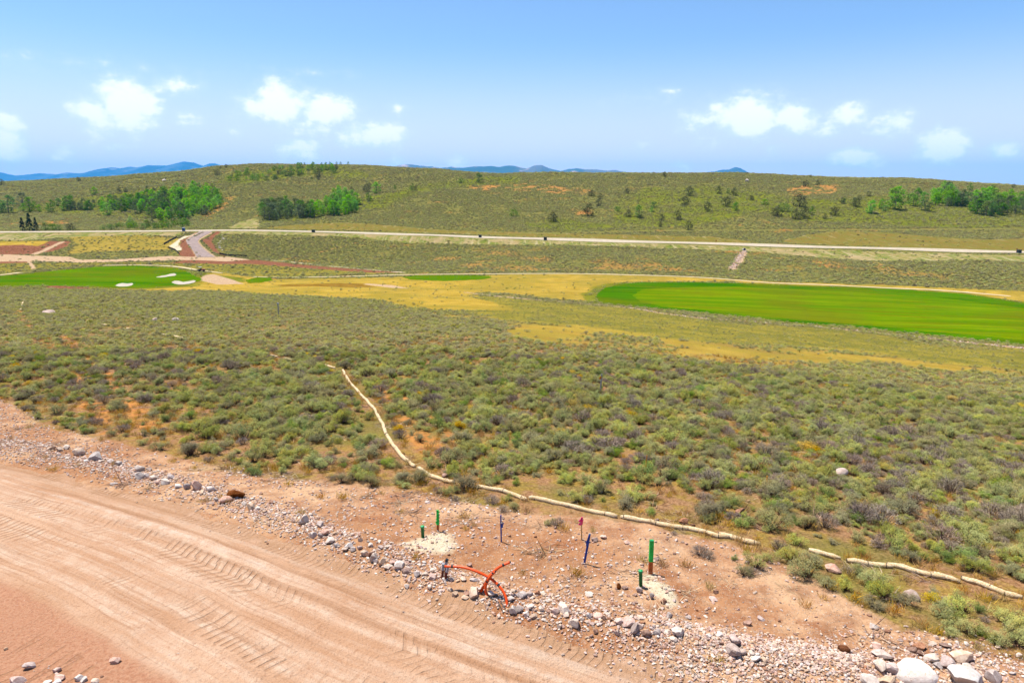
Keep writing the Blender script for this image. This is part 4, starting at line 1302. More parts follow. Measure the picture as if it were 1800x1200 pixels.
# ------------------------------------------------------------------ scattering as ONE object of kind stuff
def scatter_object(name, pts, protos, label):
    """pts rows: x, y, z, kind, sx, sz, rz, tilt ; protos: list of lists of objects"""
    pts = np.asarray(pts, float)
    me_ = bpy.data.meshes.new(name)
    me_.vertices.add(len(pts)); me_.vertices.foreach_set('co', pts[:, :3].astype(np.float32).ravel())
    a = me_.attributes.new('kind', 'INT', 'POINT'); a.data.foreach_set('value', pts[:, 3].astype(np.int32))
    a = me_.attributes.new('scl', 'FLOAT_VECTOR', 'POINT'); a.data.foreach_set('vector', np.stack([pts[:, 4], pts[:, 4], pts[:, 5]], 1).astype(np.float32).ravel())
    tx = pts[:, 7] if pts.shape[1] > 7 else np.zeros(len(pts))
    a = me_.attributes.new('rot', 'FLOAT_VECTOR', 'POINT'); a.data.foreach_set('vector', np.stack([tx, tx * 0.6, pts[:, 6]], 1).astype(np.float32).ravel())
    o = link(name, me_)
    tag(o, label, None, None, 'stuff')
    g = bpy.data.node_groups.new(name + '_scatter', 'GeometryNodeTree')
    g.interface.new_socket('Geometry', in_out='INPUT', socket_type='NodeSocketGeometry')
    g.interface.new_socket('Geometry', in_out='OUTPUT', socket_type='NodeSocketGeometry')
    nn = g.nodes; lk = g.links.new
    gi = nn.new('NodeGroupInput'); go = nn.new('NodeGroupOutput')
    def attr(nm, t):
        q = nn.new('GeometryNodeInputNamedAttribute'); q.data_type = t; q.inputs['Name'].default_value = nm
        return q.outputs[0]
    kd = attr('kind', 'INT'); sv = attr('scl', 'FLOAT_VECTOR'); rvv = attr('rot', 'FLOAT_VECTOR')
    er = nn.new('FunctionNodeEulerToRotation'); lk(rvv, er.inputs[0])
    jn = nn.new('GeometryNodeJoinGeometry')
    for i, pr in enumerate(protos):
        j2 = nn.new('GeometryNodeJoinGeometry')
        for ob in pr:
            oi = nn.new('GeometryNodeObjectInfo'); oi.transform_space = 'ORIGINAL'
            oi.inputs['Object'].default_value = ob; oi.inputs['As Instance'].default_value = True
            lk(oi.outputs['Geometry'], j2.inputs[0])
        g2 = nn.new('GeometryNodeGeometryToInstance'); lk(j2.outputs[0], g2.inputs[0])
        cmp_ = nn.new('FunctionNodeCompare'); cmp_.data_type = 'INT'; cmp_.operation = 'EQUAL'
        lk(kd, cmp_.inputs[2]); cmp_.inputs[3].default_value = i
        ip = nn.new('GeometryNodeInstanceOnPoints')
        lk(gi.outputs[0], ip.inputs['Points']); lk(cmp_.outputs[0], ip.inputs['Selection']); lk(g2.outputs[0], ip.inputs['Instance'])
        lk(er.outputs[0], ip.inputs['Rotation']); lk(sv, ip.inputs['Scale'])
        lk(ip.outputs[0], jn.inputs[0])
    lk(jn.outputs[0], go.inputs[0])
    md = o.modifiers.new('scatter', 'NODES'); md.node_group = g
    return o


ORD = ['closest', 'second closest', 'third closest', 'fourth closest', 'fifth closest', 'sixth closest', 'seventh closest', 'eighth closest', 'ninth closest', 'tenth closest', 'eleventh closest', 'twelfth closest']
_one = ['', 'first', 'second', 'third', 'fourth', 'fifth', 'sixth', 'seventh', 'eighth', 'ninth']
for tens, w0, w1 in [(1, 'ten', 'tenth'), (2, 'twenty', 'twentieth'), (3, 'thirty', 'thirtieth'), (4, 'forty', 'fortieth'), (5, 'fifty', 'fiftieth')]:
    if tens == 1:
        ORD += [q + ' closest' for q in ('thirteenth', 'fourteenth', 'fifteenth', 'sixteenth', 'seventeenth', 'eighteenth', 'nineteenth')]
    else:
        ORD.append(w1 + ' closest'); ORD += [w0 + '-' + _one[i] + ' closest' for i in range(1, 10)]


def rank_labels(sel, kinds, pxy, allk, allpxy, marks):
    """label each chosen thing by its rank of closeness (in the picture) to a landmark, among all things of its look"""
    D = np.hypot(allpxy[:, None, 0] - np.array([m[1] for m in marks])[None], allpxy[:, None, 1] - np.array([m[2] for m in marks])[None])
    R = np.zeros(D.shape, int)
    for kd in set(allk):
        ii = np.array([i for i, q in enumerate(allk) if q == kd])
        R[ii] = np.argsort(np.argsort(D[ii], axis=0), axis=0)
    out = []
    for s, kd in zip(sel, kinds):
        j = int(np.argmin(R[s] * 1000 + D[s] * 0.5))
        r = R[s, j]
        out.append(f"{kd}, {ORD[min(r, len(ORD) - 1)]} to {marks[j][0]}")
    return out


# ------------------------------------------------------------------ near bushes: 300 as things, the rest as stuff
u, v, f = to_px(BX[:, 0], BX[:, 1], BX[:, 2] + 0.3)
vis = (u > 4) & (u < 1796) & (v > 300) & (v < 1185)
size = np.where(vis, BX[:, 4] / f, 0)
order = np.argsort(-size)
top = np.zeros(len(BX), bool); top[order[:300]] = True
for kk in range(NK):                         # every look must exist once among the things
    if not (top & (BX[:, 3] == kk)).any():
        top[[i for i in order if BX[i, 3] == kk][0]] = True
sel = np.nonzero(top)[0]
LOOK = {'yellow-green': ('sagebrush', 'yellow-green sagebrush bush', 'sagebrush bushes nearest the dirt road', 'bush'), 'grey-green': ('sagebrush', 'grey-green sagebrush bush', 'sagebrush bushes nearest the dirt road', 'bush'),
        'bright green': ('rabbitbrush', 'bright green upright bush', 'bright green bushes among the sage', 'bush'), 'golden yellow': ('rabbitbrush', 'golden yellow low bush', 'golden bushes among the sage', 'bush'),
        'bare grey-brown': ('dead_sagebrush', 'bare grey-brown twiggy dead bush', 'dead bushes among the sage', 'dead bush')}
MARKS = [('the tall green and orange post', 1144, 978), ('the right green pipe stub', 1126, 1015), ('the left green pipe stub', 743, 935), ('the notched green stake', 769, 912), ('the upright blue stake', 881, 930),
         ('the leaning blue stake', 1032, 963), ('the pink-flagged stake', 1021, 928), ('the orange pipes', 860, 1020), ('the thin orange lath', 1136, 812), ('the grey lath in the sage', 1056, 680), ('the bend of the straw wattle', 735, 825),
         ('the top of the slanting straw wattle', 605, 655), ('the big pale boulder pile', 1640, 1165), ('the dark brown slab in the rock row', 412, 870), ('the flat grey rock in the sage', 1480, 830), ('the rounded straw wattle end', 1505, 990),
         ('the lower right picture corner', 1798, 1198), ('the right picture edge at mid height', 1798, 800), ('the left picture edge above the dirt', 2, 700), ('the first rocks of the row', 110, 790), ('the thin orange lath at the right', 1348, 847),
         ('the brown boulder by the wattle', 782, 838), ('the purple boulder among bushes', 1605, 1049), ('the left picture edge amid the sage', 2, 620), ('the sharp kink halfway down the wattle', 680, 767), ('the right edge above the corner', 1798, 1000)]
looks = [LOOK[KINDS[int(k_)][0]][1] for k_ in BX[:, 3]]
pxy = np.stack([u, v], 1)
labels = rank_labels(sel, [looks[i] for i in sel], pxy[sel], looks, pxy, MARKS)
PROTO = {}
for i, lab in zip(sel, labels):
    x_, y_, z_, kk, s_, hs_, rz_ = BX[i]
    kk = int(kk)
    nm, _, grp, cat = LOOK[KINDS[kk][0]]
    t = thing(nm, lab, cat, (x_, y_, z_ - 0.02), rz_, grp)
    t.scale = (s_, s_, s_ * hs_)
    if kk not in PROTO:
        PROTO[kk] = [link('foliage', KINDS[kk][1][0], t), link('stems', KINDS[kk][1][1], t)]
    else:
        for ch in PROTO[kk]:
            c = ch.copy(); COL.objects.link(c); c.parent = t
rest = BX[~top]
scatter_object('sagebrush', np.stack([rest[:, 0], rest[:, 1], rest[:, 2] - 0.02, rest[:, 3], rest[:, 4], rest[:, 4] * rest[:, 5], rest[:, 6]], 1), [PROTO[i] for i in range(NK)], 'dense smaller and farther sagebrush covering the near slope')

# middle distance
pts = []
for (y0, y1, cell, smul) in [(62, 110, 0.50, 0.55), (110, 170, 0.60, 0.60), (170, 250, 0.82, 0.74)]:
    x, y, z, u_, v_ = scatter(-0.85 * y1, 0.85 * y1, y0, y1, cell)
    d, zz = bush_density(x, y)
    pa = fbm(x, y, 7.0, 3, 73); pb = fbm(x, y, 26, 3, 74)
    k = rng.uniform(0, 1, len(x)) < np.clip(d, 0, 1) * (0.34 + 0.60 * sstep(-0.45, 0.15, pa * .7 + .5 * fbm(x, y, 2.4, 2, 79)))
    x, y, z, pb, ol = x[k], y[k], z[k], pb[k], zz['olive'][k]
    r_ = rng.uniform(0, 1, len(x)) + 0.25 * pb
    kd = np.where(r_ < 0.36, 0, np.where(r_ < 0.5, 2, np.where(r_ < 0.68, 1, np.where(r_ < 0.8, 3, 4))))
    s = np.clip(rng.lognormal(-0.05, 0.28, len(x)), 0.45, 1.7) * smul * (1 - 0.4 * ol)
    pts.append(np.stack([x, y, z - 0.03, kd, s, s * rng.uniform(0.7, 1.05, len(x)) * (1 - 0.2 * ol), rng.uniform(0, 2 * PI, len(x))], 1))
pts = np.concatenate(pts)
mid_proto = []
mu, mv, mf = to_px(pts[:, 0], pts[:, 1], pts[:, 2])
used = np.zeros(len(pts), bool)
mid_spots = [('yellow-green sagebrush bush close beside the grey lath', 1062, 690), ('grey sagebrush bush just left of the grey lath', 1046, 692), ('yellow-green sagebrush bush by the top of the slanting straw wattle', 620, 655), ('grey sagebrush bush left of the top of the slanting straw wattle', 592, 655), ('dull grey sagebrush bush at the tip of the golden tongue in the sage', 850, 575)]
for i, (lab, a, b) in enumerate(mid_spots):
    dd = np.hypot(mu - a, mv - b) + 1e6 * (pts[:, 3] != i) + 1e6 * used
    j = int(np.argmin(dd)); used[j] = True
    q = pts[j]
    t = thing('sagebrush', lab, 'bush', q[:3], q[6], 'sagebrush bushes of the middle slope'); t.scale = (q[4], q[4], q[5])
    mid_proto.append([link('foliage', MED[i][0], t), link('stems', MED[i][1], t)])
scatter_object('sagebrush', pts[~used], mid_proto, 'sagebrush carpeting the middle slope down to the golden grass')

# valley floor and the far hill
pts = []
for (y0, y1, cell, smul) in [(250, 430, 1.25, 0.95), (436, 560, 1.45, 1.15), (560, 720, 1.75, 1.35), (720, 1010, 2.3, 1.75)]:
    x, y, z, u_, v_ = scatter(-0.85 * y1, 0.85 * y1, y0, y1, cell)
    d, zz = bush_density(x, y)
    d = np.where(y > 440, np.maximum(d, 0.0), d)
    pa = fbm(x, y, 18.0, 4, 75); pb = fbm(x, y, 60, 3, 76)
    k = rng.uniform(0, 1, len(x)) < np.clip(d, 0, 1) * (0.42 + 0.56 * sstep(-0.45, 0.05, pa))
    x, y, z, pb = x[k], y[k], z[k], pb[k]
    r_ = rng.uniform(0, 1, len(x)) + 0.2 * pb - 0.15 * (y > 440)
    kd = np.where(r_ < 0.3, 0, np.where(r_ < 0.5, 2, np.where(r_ < 0.85, 1, 3)))
    s = np.clip(rng.lognormal(-0.05, 0.3, len(x)), 0.5, 1.9) * smul
    pts.append(np.stack([x, y, z - 0.05, kd, s, s * rng.uniform(0.55, 0.85, len(x)), rng.uniform(0, 2 * PI, len(x))], 1))
pts = np.concatenate(pts)
mu, mv, mf = to_px(pts[:, 0], pts[:, 1], pts[:, 2])
used = np.zeros(len(pts), bool); far_proto = []
for i, (lab, a, b) in enumerate([('small sage bush beside the stony drainage channel', 1330, 468), ('small grey sage bush left of the stony drainage channel', 1270, 462), ('small sage bush right of the asphalt access road', 395, 430), ('small grey sage bush just beyond the bright tee ground', 780, 476)]):
    dd = np.hypot(mu - a, mv - b) + 1e6 * (pts[:, 3] != i) + 1e6 * used
    j = int(np.argmin(dd)); used[j] = True
    q = pts[j]
    t = thing('sagebrush', lab, 'bush', q[:3], q[6], 'sagebrush bushes of the valley floor'); t.scale = (q[4], q[4], q[5])
    far_proto.append([link('foliage', FAR[i][0], t)])
N_FAR = len(pts)
scatter_object('sagebrush', pts[~used], far_proto, 'sagebrush covering the valley floor and the long far hill')

# ------------------------------------------------------------------ trees
M_asp = [leaf_mat('aspen_leaf_bright', T(84, 140, 24, 2.6), T(126, 176, 34, 2.6), T(142, 180, 44, 2.4), 0.35), leaf_mat('aspen_leaf_dark', T(64, 106, 30, 2.7), T(98, 140, 40, 2.7), T(110, 138, 54, 2.4), 0.3),
         leaf_mat('grey_tree_leaf', T(88, 104, 62, 2.3), T(118, 130, 80, 2.3), T(96, 110, 70, 1.9), 0.25), leaf_mat('hill_shrub_leaf', T(74, 84, 52, 1.9), T(104, 108, 66, 1.9), T(92, 88, 68, 1.9), 0.2),
         leaf_mat('conifer_needle', T(32, 62, 40, 1.9), T(54, 84, 52, 1.9), T(60, 84, 50, 1.6), 0.1), leaf_mat('low_green_leaf', T(84, 128, 44, 2.0), T(122, 154, 58, 2.0), T(134, 150, 62, 1.9), 0.3)]
M_trunk = bark_mat('pale_bark', T(150, 140, 122), T(196, 186, 166))
M_dtrunk = bark_mat('dark_bark', T(90, 76, 64), T(120, 102, 86))


def tree_meshes(seed, H, W, mat, trunk, ncl=70, per=12, leaf=0.42, base=0.16, multi=1, conif=False):
    r = np.random.default_rng(seed)
    if conif:
        h = r.uniform(0.06, 1.0, ncl) ** 0.9
        rad = (1 - h) * W * 0.5 * r.uniform(0.4, 1.0, ncl) + 0.05
        ph = r.uniform(0, 2 * PI, ncl)
        tip = np.stack([np.cos(ph) * rad, np.sin(ph) * rad, h * H - rad * 0.25], 1); cr = 0.10 * W
    else:
        h = r.uniform(base, 1.0, ncl)
        prof_ = np.sin(np.clip((h - base) / (1 - base), 0.03, 0.985) ** 0.75 * PI) ** 0.6
        ph = r.uniform(0, 2 * PI, ncl)
        lob = 1 + 0.35 * (vnoise(np.cos(ph) * 1.5 + seed, h * 4) - 0.5) * 2
        rad = prof_ * W * 0.5 * np.sqrt(r.uniform(0.15, 1, ncl)) * lob
        tip = np.stack([np.cos(ph) * rad, np.sin(ph) * rad, h * H], 1); cr = 0.14 * W
        lean = r.normal(0, 0.05, 2); tip[:, :2] += tip[:, 2:3] * lean
    N_ = ncl * per; ci = np.repeat(np.arange(ncl), per)
    off = rand_dirs(r, N_) * (r.uniform(0.1, 1, N_) ** 0.5)[:, None] * (cr * r.uniform(0.7, 1.4, ncl))[ci][:, None]
    c = tip[ci] + off
    d, s_ = faces_up(r, off, 0.8, 0.6, 0.7)
    v_, f_ = quads_from(c, d, s_, leaf * r.uniform(0.7, 1.4, N_), leaf * 0.75 * r.uniform(0.7, 1.3, N_))
    me1 = mesh_np('crown', v_, f_, (mat,))
    t1 = r.uniform(0, 1, ncl)[ci] * 0.65 + r.uniform(0, 1, N_) * 0.35; t2 = r.uniform(0, 1, ncl)[ci] * 0.7 + r.uniform(0, 1, N_) * 0.3
    vcol(me1, 'tint', np.stack([np.repeat(t1, 4), np.repeat(t2, 4), np.zeros(N_ * 4)], 1))
    # trunk and limbs
    vs = []; fs = []; o_ = 0
    for k in range(multi):
        b0 = np.array([[r.normal(0, 0.15 * (multi > 1)), r.normal(0, 0.15 * (multi > 1)), -0.25]])
        tp = np.array([[r.normal(0, 0.05 * W), r.normal(0, 0.05 * W), H * (0.9 if multi == 1 else 0.7)]])
        v2, f2 = tubes(b0, (b0 + tp) / 2 + r.normal(0, .05, (1, 3)), tp, H * 0.02, H * 0.004, 6)
        vs.append(v2); fs.append(f2 + o_); o_ += len(v2)
    nl = 12
    si = r.choice(ncl, nl, replace=False)
    b1 = tip[si]; a1 = np.stack([b1[:, 0] * .05, b1[:, 1] * .05, b1[:, 2] * (1.0 if conif else 0.68)], 1)
    v2, f2 = tubes(a1, (a1 + b1) / 2, b1, H * 0.007, H * 0.003, 4)
    vs.append(v2); fs.append(f2 + o_)
    me2 = mesh_np('trunk', np.concatenate(vs), [f for f in fs], (trunk,))
    return me1, me2


TREES = {'bright': [tree_meshes(300 + i, 1.0 * 8, 4.2, M_asp[0], M_trunk, base=0.07) for i in range(4)], 'dark': [tree_meshes(310 + i, 8, 4.4, M_asp[1], M_trunk, base=0.07) for i in range(3)],
         'grey': [tree_meshes(320 + i, 8, 5.2, M_asp[2], M_trunk, base=0.05, multi=3) for i in range(2)], 'shrub': [tree_meshes(330 + i, 8, 9.5, M_asp[3], M_dtrunk, base=0.03, multi=4, leaf=0.6, ncl=60) for i in range(3)],
         'conifer': [tree_meshes(340 + i, 8, 4.4, M_asp[4], M_dtrunk, conif=True, ncl=140, per=9, leaf=0.4) for i in range(2)], 'low': [tree_meshes(350 + i, 8, 11, M_asp[5], M_dtrunk, base=0.03, multi=4, leaf=0.7, ncl=60) for i in range(3)]}
TPL = []      # px, py of the foot, kind, height in picture pixels


def grove(poly, n, kinds, h, minpx=3.2):
    poly = np.array(poly, float); got = []
    rr_ = np.random.default_rng(len(TPL) + 7)
    for _ in range(n * 30):
        if len(got) >= n: break
        a = rr_.uniform(poly[:, 0].min(), poly[:, 0].max()); b = rr_.uniform(poly[:, 1].min(), poly[:, 1].max())
        if not inpoly(poly, np.array([a]), np.array([b]))[0]: continue
        if any(abs(a - g[0]) < minpx * 1.2 and abs(b - g[1]) < minpx * 0.7 for g in got): continue
        got.append((a, b))
    for (a, b) in got:
        kd = kinds(a, b, rr_) if callable(kinds) else kinds
        TPL.append((a, b, kd, h * rr_.uniform(0.72, 1.25)))


grove([(262, 376), (285, 362), (300, 345), (322, 335), (365, 338), (392, 352), (394, 362), (372, 374), (345, 384), (312, 391), (280, 391), (266, 384)], 118,
      lambda a, b, r: 'bright' if r.uniform() < (0.25 + 0.65 * (a > 300) * (b < 372)) else ('dark' if r.uniform() < 0.7 else 'grey'), 13)
grove([(120, 370), (175, 362), (235, 352), (290, 345), (300, 350), (285, 366), (260, 376), (235, 373), (200, 371), (150, 372)], 62, lambda a, b, r: ('dark', 'dark', 'bright', 'grey')[r.integers(0, 4)], 14)
for q in [(3, 375, 'bright', 15), (15, 374, 'dark', 24), (40, 362, 'grey', 19), (41, 371, 'low', 8), (53, 372, 'dark', 20), (70, 372, 'bright', 10), (90, 373, 'dark', 17), (103, 362, 'dark', 11), (113, 371, 'bright', 12), (120, 370, 'dark', 20), (125, 359, 'dark', 13), (166, 342.5, 'bright', 11),
          (189, 379, 'bright', 18), (214, 373, 'dark', 20), (238, 376, 'grey', 11), (229, 391, 'bright', 9), (258, 337, 'grey', 8), (210, 337, 'shrub', 7), (221, 338, 'shrub', 6), (373, 333, 'dark', 8), (376, 349, 'grey', 14), (383, 351, 'dark', 15), (275, 372, 'grey', 12), (268, 395, 'grey', 8), (262, 398, 'shrub', 8),
          (40, 406, 'conifer', 19), (53, 406, 'conifer', 25), (64, 406, 'conifer', 19), (80, 405, 'low', 11), (92, 405, 'low', 10), (104, 405, 'low', 8), (120, 405, 'shrub', 9), (128, 405, 'shrub', 10)]: TPL.append(q)
grove([(178, 404), (190, 399), (240, 396), (290, 396), (330, 394), (335, 399), (290, 402), (230, 404)], 26, 'low', 7.5, 4)
grove([(459, 386), (461, 372), (485, 366), (530, 366), (545, 376), (540, 384), (505, 388), (470, 389)], 46, lambda a, b, r: 'grey' if r.uniform() < 0.75 else 'dark', 16)
grove([(535, 384), (540, 370), (570, 362), (592, 350), (604, 348), (632, 360), (630, 370), (618, 376), (590, 380), (560, 382)], 52, lambda a, b, r: 'bright' if r.uniform() < 0.8 else 'dark', 15)
for q in [(597, 342, 'bright', 13), (609, 352, 'bright', 13), (662, 340, 'bright', 16), (649, 354, 'dark', 12), (624, 374, 'dark', 14), (695, 333, 'dark', 6), (724, 335, 'dark', 10), (731, 335, 'shrub', 7), (645, 338, 'shrub', 12), (650, 330, 'shrub', 7), (842, 320.5, 'dark', 13), (810, 322, 'low', 8), (903, 380, 'low', 10), (587, 305, 'low', 6), (618, 336, 'shrub', 6),
          (588, 345, 'bright', 11), (558, 312, 'shrub', 9), (560, 317, 'shrub', 5), (548, 316, 'dark', 4), (525, 309, 'shrub', 6), (511, 311, 'low', 6), (585, 301, 'low', 7), (592, 299, 'shrub', 6)]: TPL.append(q)
grove([(388, 317), (420, 306), (470, 298), (540, 293), (600, 293), (585, 302), (520, 309), (470, 318), (430, 321)], 42, lambda a, b, r: 'low' if r.uniform() < 0.72 else ('bright' if r.uniform() < .5 else 'shrub'), 6.5, 4)
for a, b in [(565, 291), (573, 290.5), (580, 290), (592, 290), (599, 290), (612, 290), (536, 291), (550, 290.5), (523, 291.5)]: TPL.append((a, b, 'dark', 4.5))
for q in [(1528, 375, 'bright', 19), (1549, 367, 'bright', 14), (1566, 361, 'dark', 13), (1573, 368, 'bright', 30), (1598, 354, 'dark', 11), (1578, 355, 'bright', 22), (1482, 358, 'shrub', 8), (1504, 364, 'shrub', 13), (1483, 357, 'dark', 7), (1612, 352, 'dark', 17), (1605, 362, 'bright', 18), (1620, 362, 'bright', 20), (1672, 362, 'grey', 12), (1625, 370, 'grey', 15), (1633, 372, 'grey', 13), (1705, 335, 'dark', 10), (1744, 333, 'dark', 7)]: TPL.append(q)
grove([(1628, 356), (1640, 345), (1662, 340), (1680, 348), (1720, 352), (1800, 356), (1806, 378), (1760, 380), (1735, 381), (1700, 374), (1690, 366), (1655, 362), (1635, 362)], 72,
      lambda a, b, r: 'bright' if b < 362 and r.uniform() < .85 else ('grey' if r.uniform() < .5 else 'dark'), 17)
for q in [(1034, 380, 'shrub', 17), (972, 390, 'shrub', 14), (975, 388, 'shrub', 9), (1055, 350, 'shrub', 8), (1052, 363, 'shrub', 11), (1040, 345, 'shrub', 9), (1102, 340, 'shrub', 7), (1105, 381, 'shrub', 10), (1123, 382, 'bright', 17), (1127, 385, 'shrub', 7), (1163, 388, 'shrub', 9), (1190, 386, 'shrub', 13), (1160, 399, 'shrub', 8), (1210, 404, 'shrub', 13),
          (1203, 361, 'shrub', 13), (1211, 344, 'shrub', 13), (1264, 341, 'shrub', 11), (1290, 344, 'shrub', 11), (1279, 340, 'dark', 7), (1276, 363, 'shrub', 14), (1244, 372, 'shrub', 14), (1293, 370, 'dark', 12), (1145, 373, 'bright', 7), (1405, 364, 'shrub', 19), (1398, 385, 'shrub', 14), (1415, 384, 'shrub', 17), (1427, 378, 'dark', 12), (1366, 380, 'shrub', 14), (1378, 372, 'low', 13),
          (1468, 379, 'shrub', 13), (1416, 328, 'shrub', 9), (1437, 326, 'shrub', 7), (1528, 345, 'shrub', 7), (1510, 352, 'shrub', 7), (1168, 311, 'shrub', 7), (1085, 372, 'low', 7), (1150, 365, 'low', 8), (1320, 352, 'shrub', 7), (1345, 360, 'low', 8), (1450, 385, 'shrub', 8), (1500, 362, 'grey', 12), (1556, 372, 'low', 9), (138, 319, 'shrub', 6), (3, 326, 'shrub', 9), (382, 308, 'shrub', 8), (398, 295, 'shrub', 5), (388, 297, 'shrub', 4), (1395, 306.5, 'dark', 3.5), (1782, 331, 'shrub', 6), (1425, 312, 'shrub', 4)]: TPL.append(q)
TW = {'bright': ('aspen_tree', 'bright green aspen tree', 'aspen trees on the far hill', 'tree'), 'dark': ('aspen_tree', 'dark green aspen tree', 'aspen trees on the far hill', 'tree'), 'grey': ('willow_tree', 'grey-green bushy tree', 'grey-green trees in the hill groves', 'tree'),
      'shrub': ('tall_shrub', 'dark grey-green tall shrub', 'tall dark shrubs dotting the far hill', 'shrub'), 'low': ('green_shrub', 'low green leafy shrub', 'low green shrubs on the far hill', 'shrub'), 'conifer': ('spruce_tree', 'dark pointed spruce tree', 'spruce trees behind the highway', 'tree')}
TA = np.array([(a, b) for a, b, k_, h in TPL]); tk = [TW[k_][1] for a, b, k_, h in TPL]
TM = [('the blue portable toilet', 323, 404), ('the asphalt access road top', 362, 406), ('the left picture edge', 0, 365), ('the three spruce trees', 53, 400), ('the left end of the middle grove', 456, 378), ('the right end of the middle grove', 635, 365), ('the top of the hill crest', 590, 288), ('the orange track scar', 400, 355),
      ('the pale hilltop dirt track', 408, 297), ('the white boulder near the crest', 1313, 320), ('the right picture edge', 1799, 365), ('the left edge of the right grove', 1575, 362), ('the orange soil scar in mid hill', 850, 330), ('the stony drainage channel', 1305, 442), ('the red soil scar at right', 1430, 335), ('the lone tree before the left grove', 189, 372), ('the green gully head', 390, 318), ('the top of the right grove', 1660, 332), ('the lower left grove corner', 270, 390), ('the upper left grove top', 325, 330)]
order_lab = rank_labels(range(len(TPL)), tk, TA, tk, TA, TM)
tproto = {}
tx_, ty_, tz_ = hit(TA[:, 0], np.maximum(TA[:, 1], 0))
rt = np.random.default_rng(77)
for i, (a, b, k_, h) in enumerate(TPL):
    vi = int(rt.integers(0, len(TREES[k_])))
    Y = float(min(ty_[i], 960)); 
    X_, _, _ = at_depth(a, b, Y)
    zg = float(ground_z(X_, Y)[0])
    Hm = h * Y / F * 1.2
    nm, _, grp, cat = TW[k_]
    t = thing(nm, order_lab[i], cat, (X_, Y, zg), rt.uniform(0, 6.28), grp)
    s_ = Hm / 8
    wv = rt.uniform(1.25, 1.75) if k_ in ('bright', 'dark', 'grey') else rt.uniform(0.8, 1.15)
    t.scale = (s_ * wv, s_ * wv, s_)
    if (k_, vi) not in tproto:
        tproto[(k_, vi)] = [link('crown', TREES[k_][vi][0], t), link('trunk', TREES[k_][vi][1], t)]
    else:
        for ch in tproto[(k_, vi)]:
            c = ch.copy(); COL.objects.link(c); c.parent = t

# ------------------------------------------------------------------ rocks
def rock_mat(name, a, b, c):
    n = N(name); o = n.obj(); r = n.rand()
    k = n.noise(2.2, 5, 0.6, o); k2 = n.noise(9, 5, 0.65, o)
    q = n.mix(n.ramp(k, 0.38, 0.62), a, b)
    q = n.mix(n.math('MULTIPLY', n.ramp(k2, 0.52, 0.66), 0.6), q, c)
    q = n.n('ShaderNodeHueSaturation', {'Hue': 0.5, 'Saturation': n.math('ADD', 0.7, n.math('MULTIPLY', r, 0.6)), 'Value': n.math('ADD', 0.82, n.math('MULTIPLY', n.math('FRACT', n.math('MULTIPLY', r, 5.3)), 0.36)), 'Color': q}).outputs[0]
    nb = n.bump(n.math('ADD', n.noise(6, 5, 0.65, o), n.math('MULTIPLY', n.noise(26, 3, 0.7, o), 0.4)), 0.3, 0.10)
    return n.pbsdf(q, 0.95, nb, 0.05)


def TR(r, g, b): return T(r, g, b, 1.34)


ROCKM = {'pale': rock_mat('pale_stone', TR(224, 204, 188), TR(246, 232, 218), TR(206, 168, 144)), 'pink': rock_mat('pink_stone', TR(206, 168, 152), TR(230, 200, 184), TR(232, 214, 204)),
         'grey': rock_mat('grey_stone', TR(182, 162, 152), TR(210, 192, 182), TR(232, 214, 200)), 'brown': rock_mat('brown_stone', TR(146, 110, 92), TR(180, 142, 122), TR(202, 170, 152)),
         'tan': rock_mat('tan_stone', TR(208, 178, 154), TR(228, 204, 182), TR(184, 148, 122)), 'chalk': rock_mat('chalky_boulder', TR(216, 200, 188), TR(240, 226, 214), TR(196, 150, 116)), 'dark': rock_mat('dark_stone', TR(92, 58, 42), TR(118, 80, 60), TR(142, 104, 82))}


def rock_mesh(seed, flat=0.7, sub=3, cuts=13):
    r = np.random.default_rng(seed)
    bm = bmesh.new(); bmesh.ops.create_icosphere(bm, subdivisions=sub, radius=1.0)
    v_ = np.array([p.co[:] for p in bm.verts])
    f_ = np.array([[q.index for q in p.verts] for p in bm.faces]); bm.free()
    for k in range(cuts):
        nrm = rand_dirs(r, 1)[0]; dlim = r.uniform(0.45, 0.82)
        h = v_ @ nrm
        over = np.maximum(h - dlim, 0)
        v_ = v_ - over[:, None] * nrm * 0.96
    ang = np.arctan2(v_[:, 1], v_[:, 0])
    nse = fbm(v_[:, 0] + v_[:, 2] * .7 + seed, v_[:, 1] - v_[:, 2] * .6, 0.8, 3, seed % 17)
    v_ = v_ * (1 + 0.07 * nse)[:, None]
    v_ *= np.array([1.0, r.uniform(0.62, 0.95), flat * r.uniform(0.8, 1.1)])
    return v_ / np.abs(v_[:, 0]).max(), f_


ROCKS = [rock_mesh(400 + i) for i in range(8)] + [rock_mesh(430 + i, 0.75, 4, 10) for i in range(4)]
_rk = {}


def rock_data(colour, i):
    if (colour, i) not in _rk:
        v_, f_ = ROCKS[i]
        q = mesh_np('rock', v_, f_, (ROCKM[colour],), smooth=True)
        q.set_sharp_from_angle(angle=math.radians(24))
        _rk[(colour, i)] = q
    return _rk[(colour, i)]


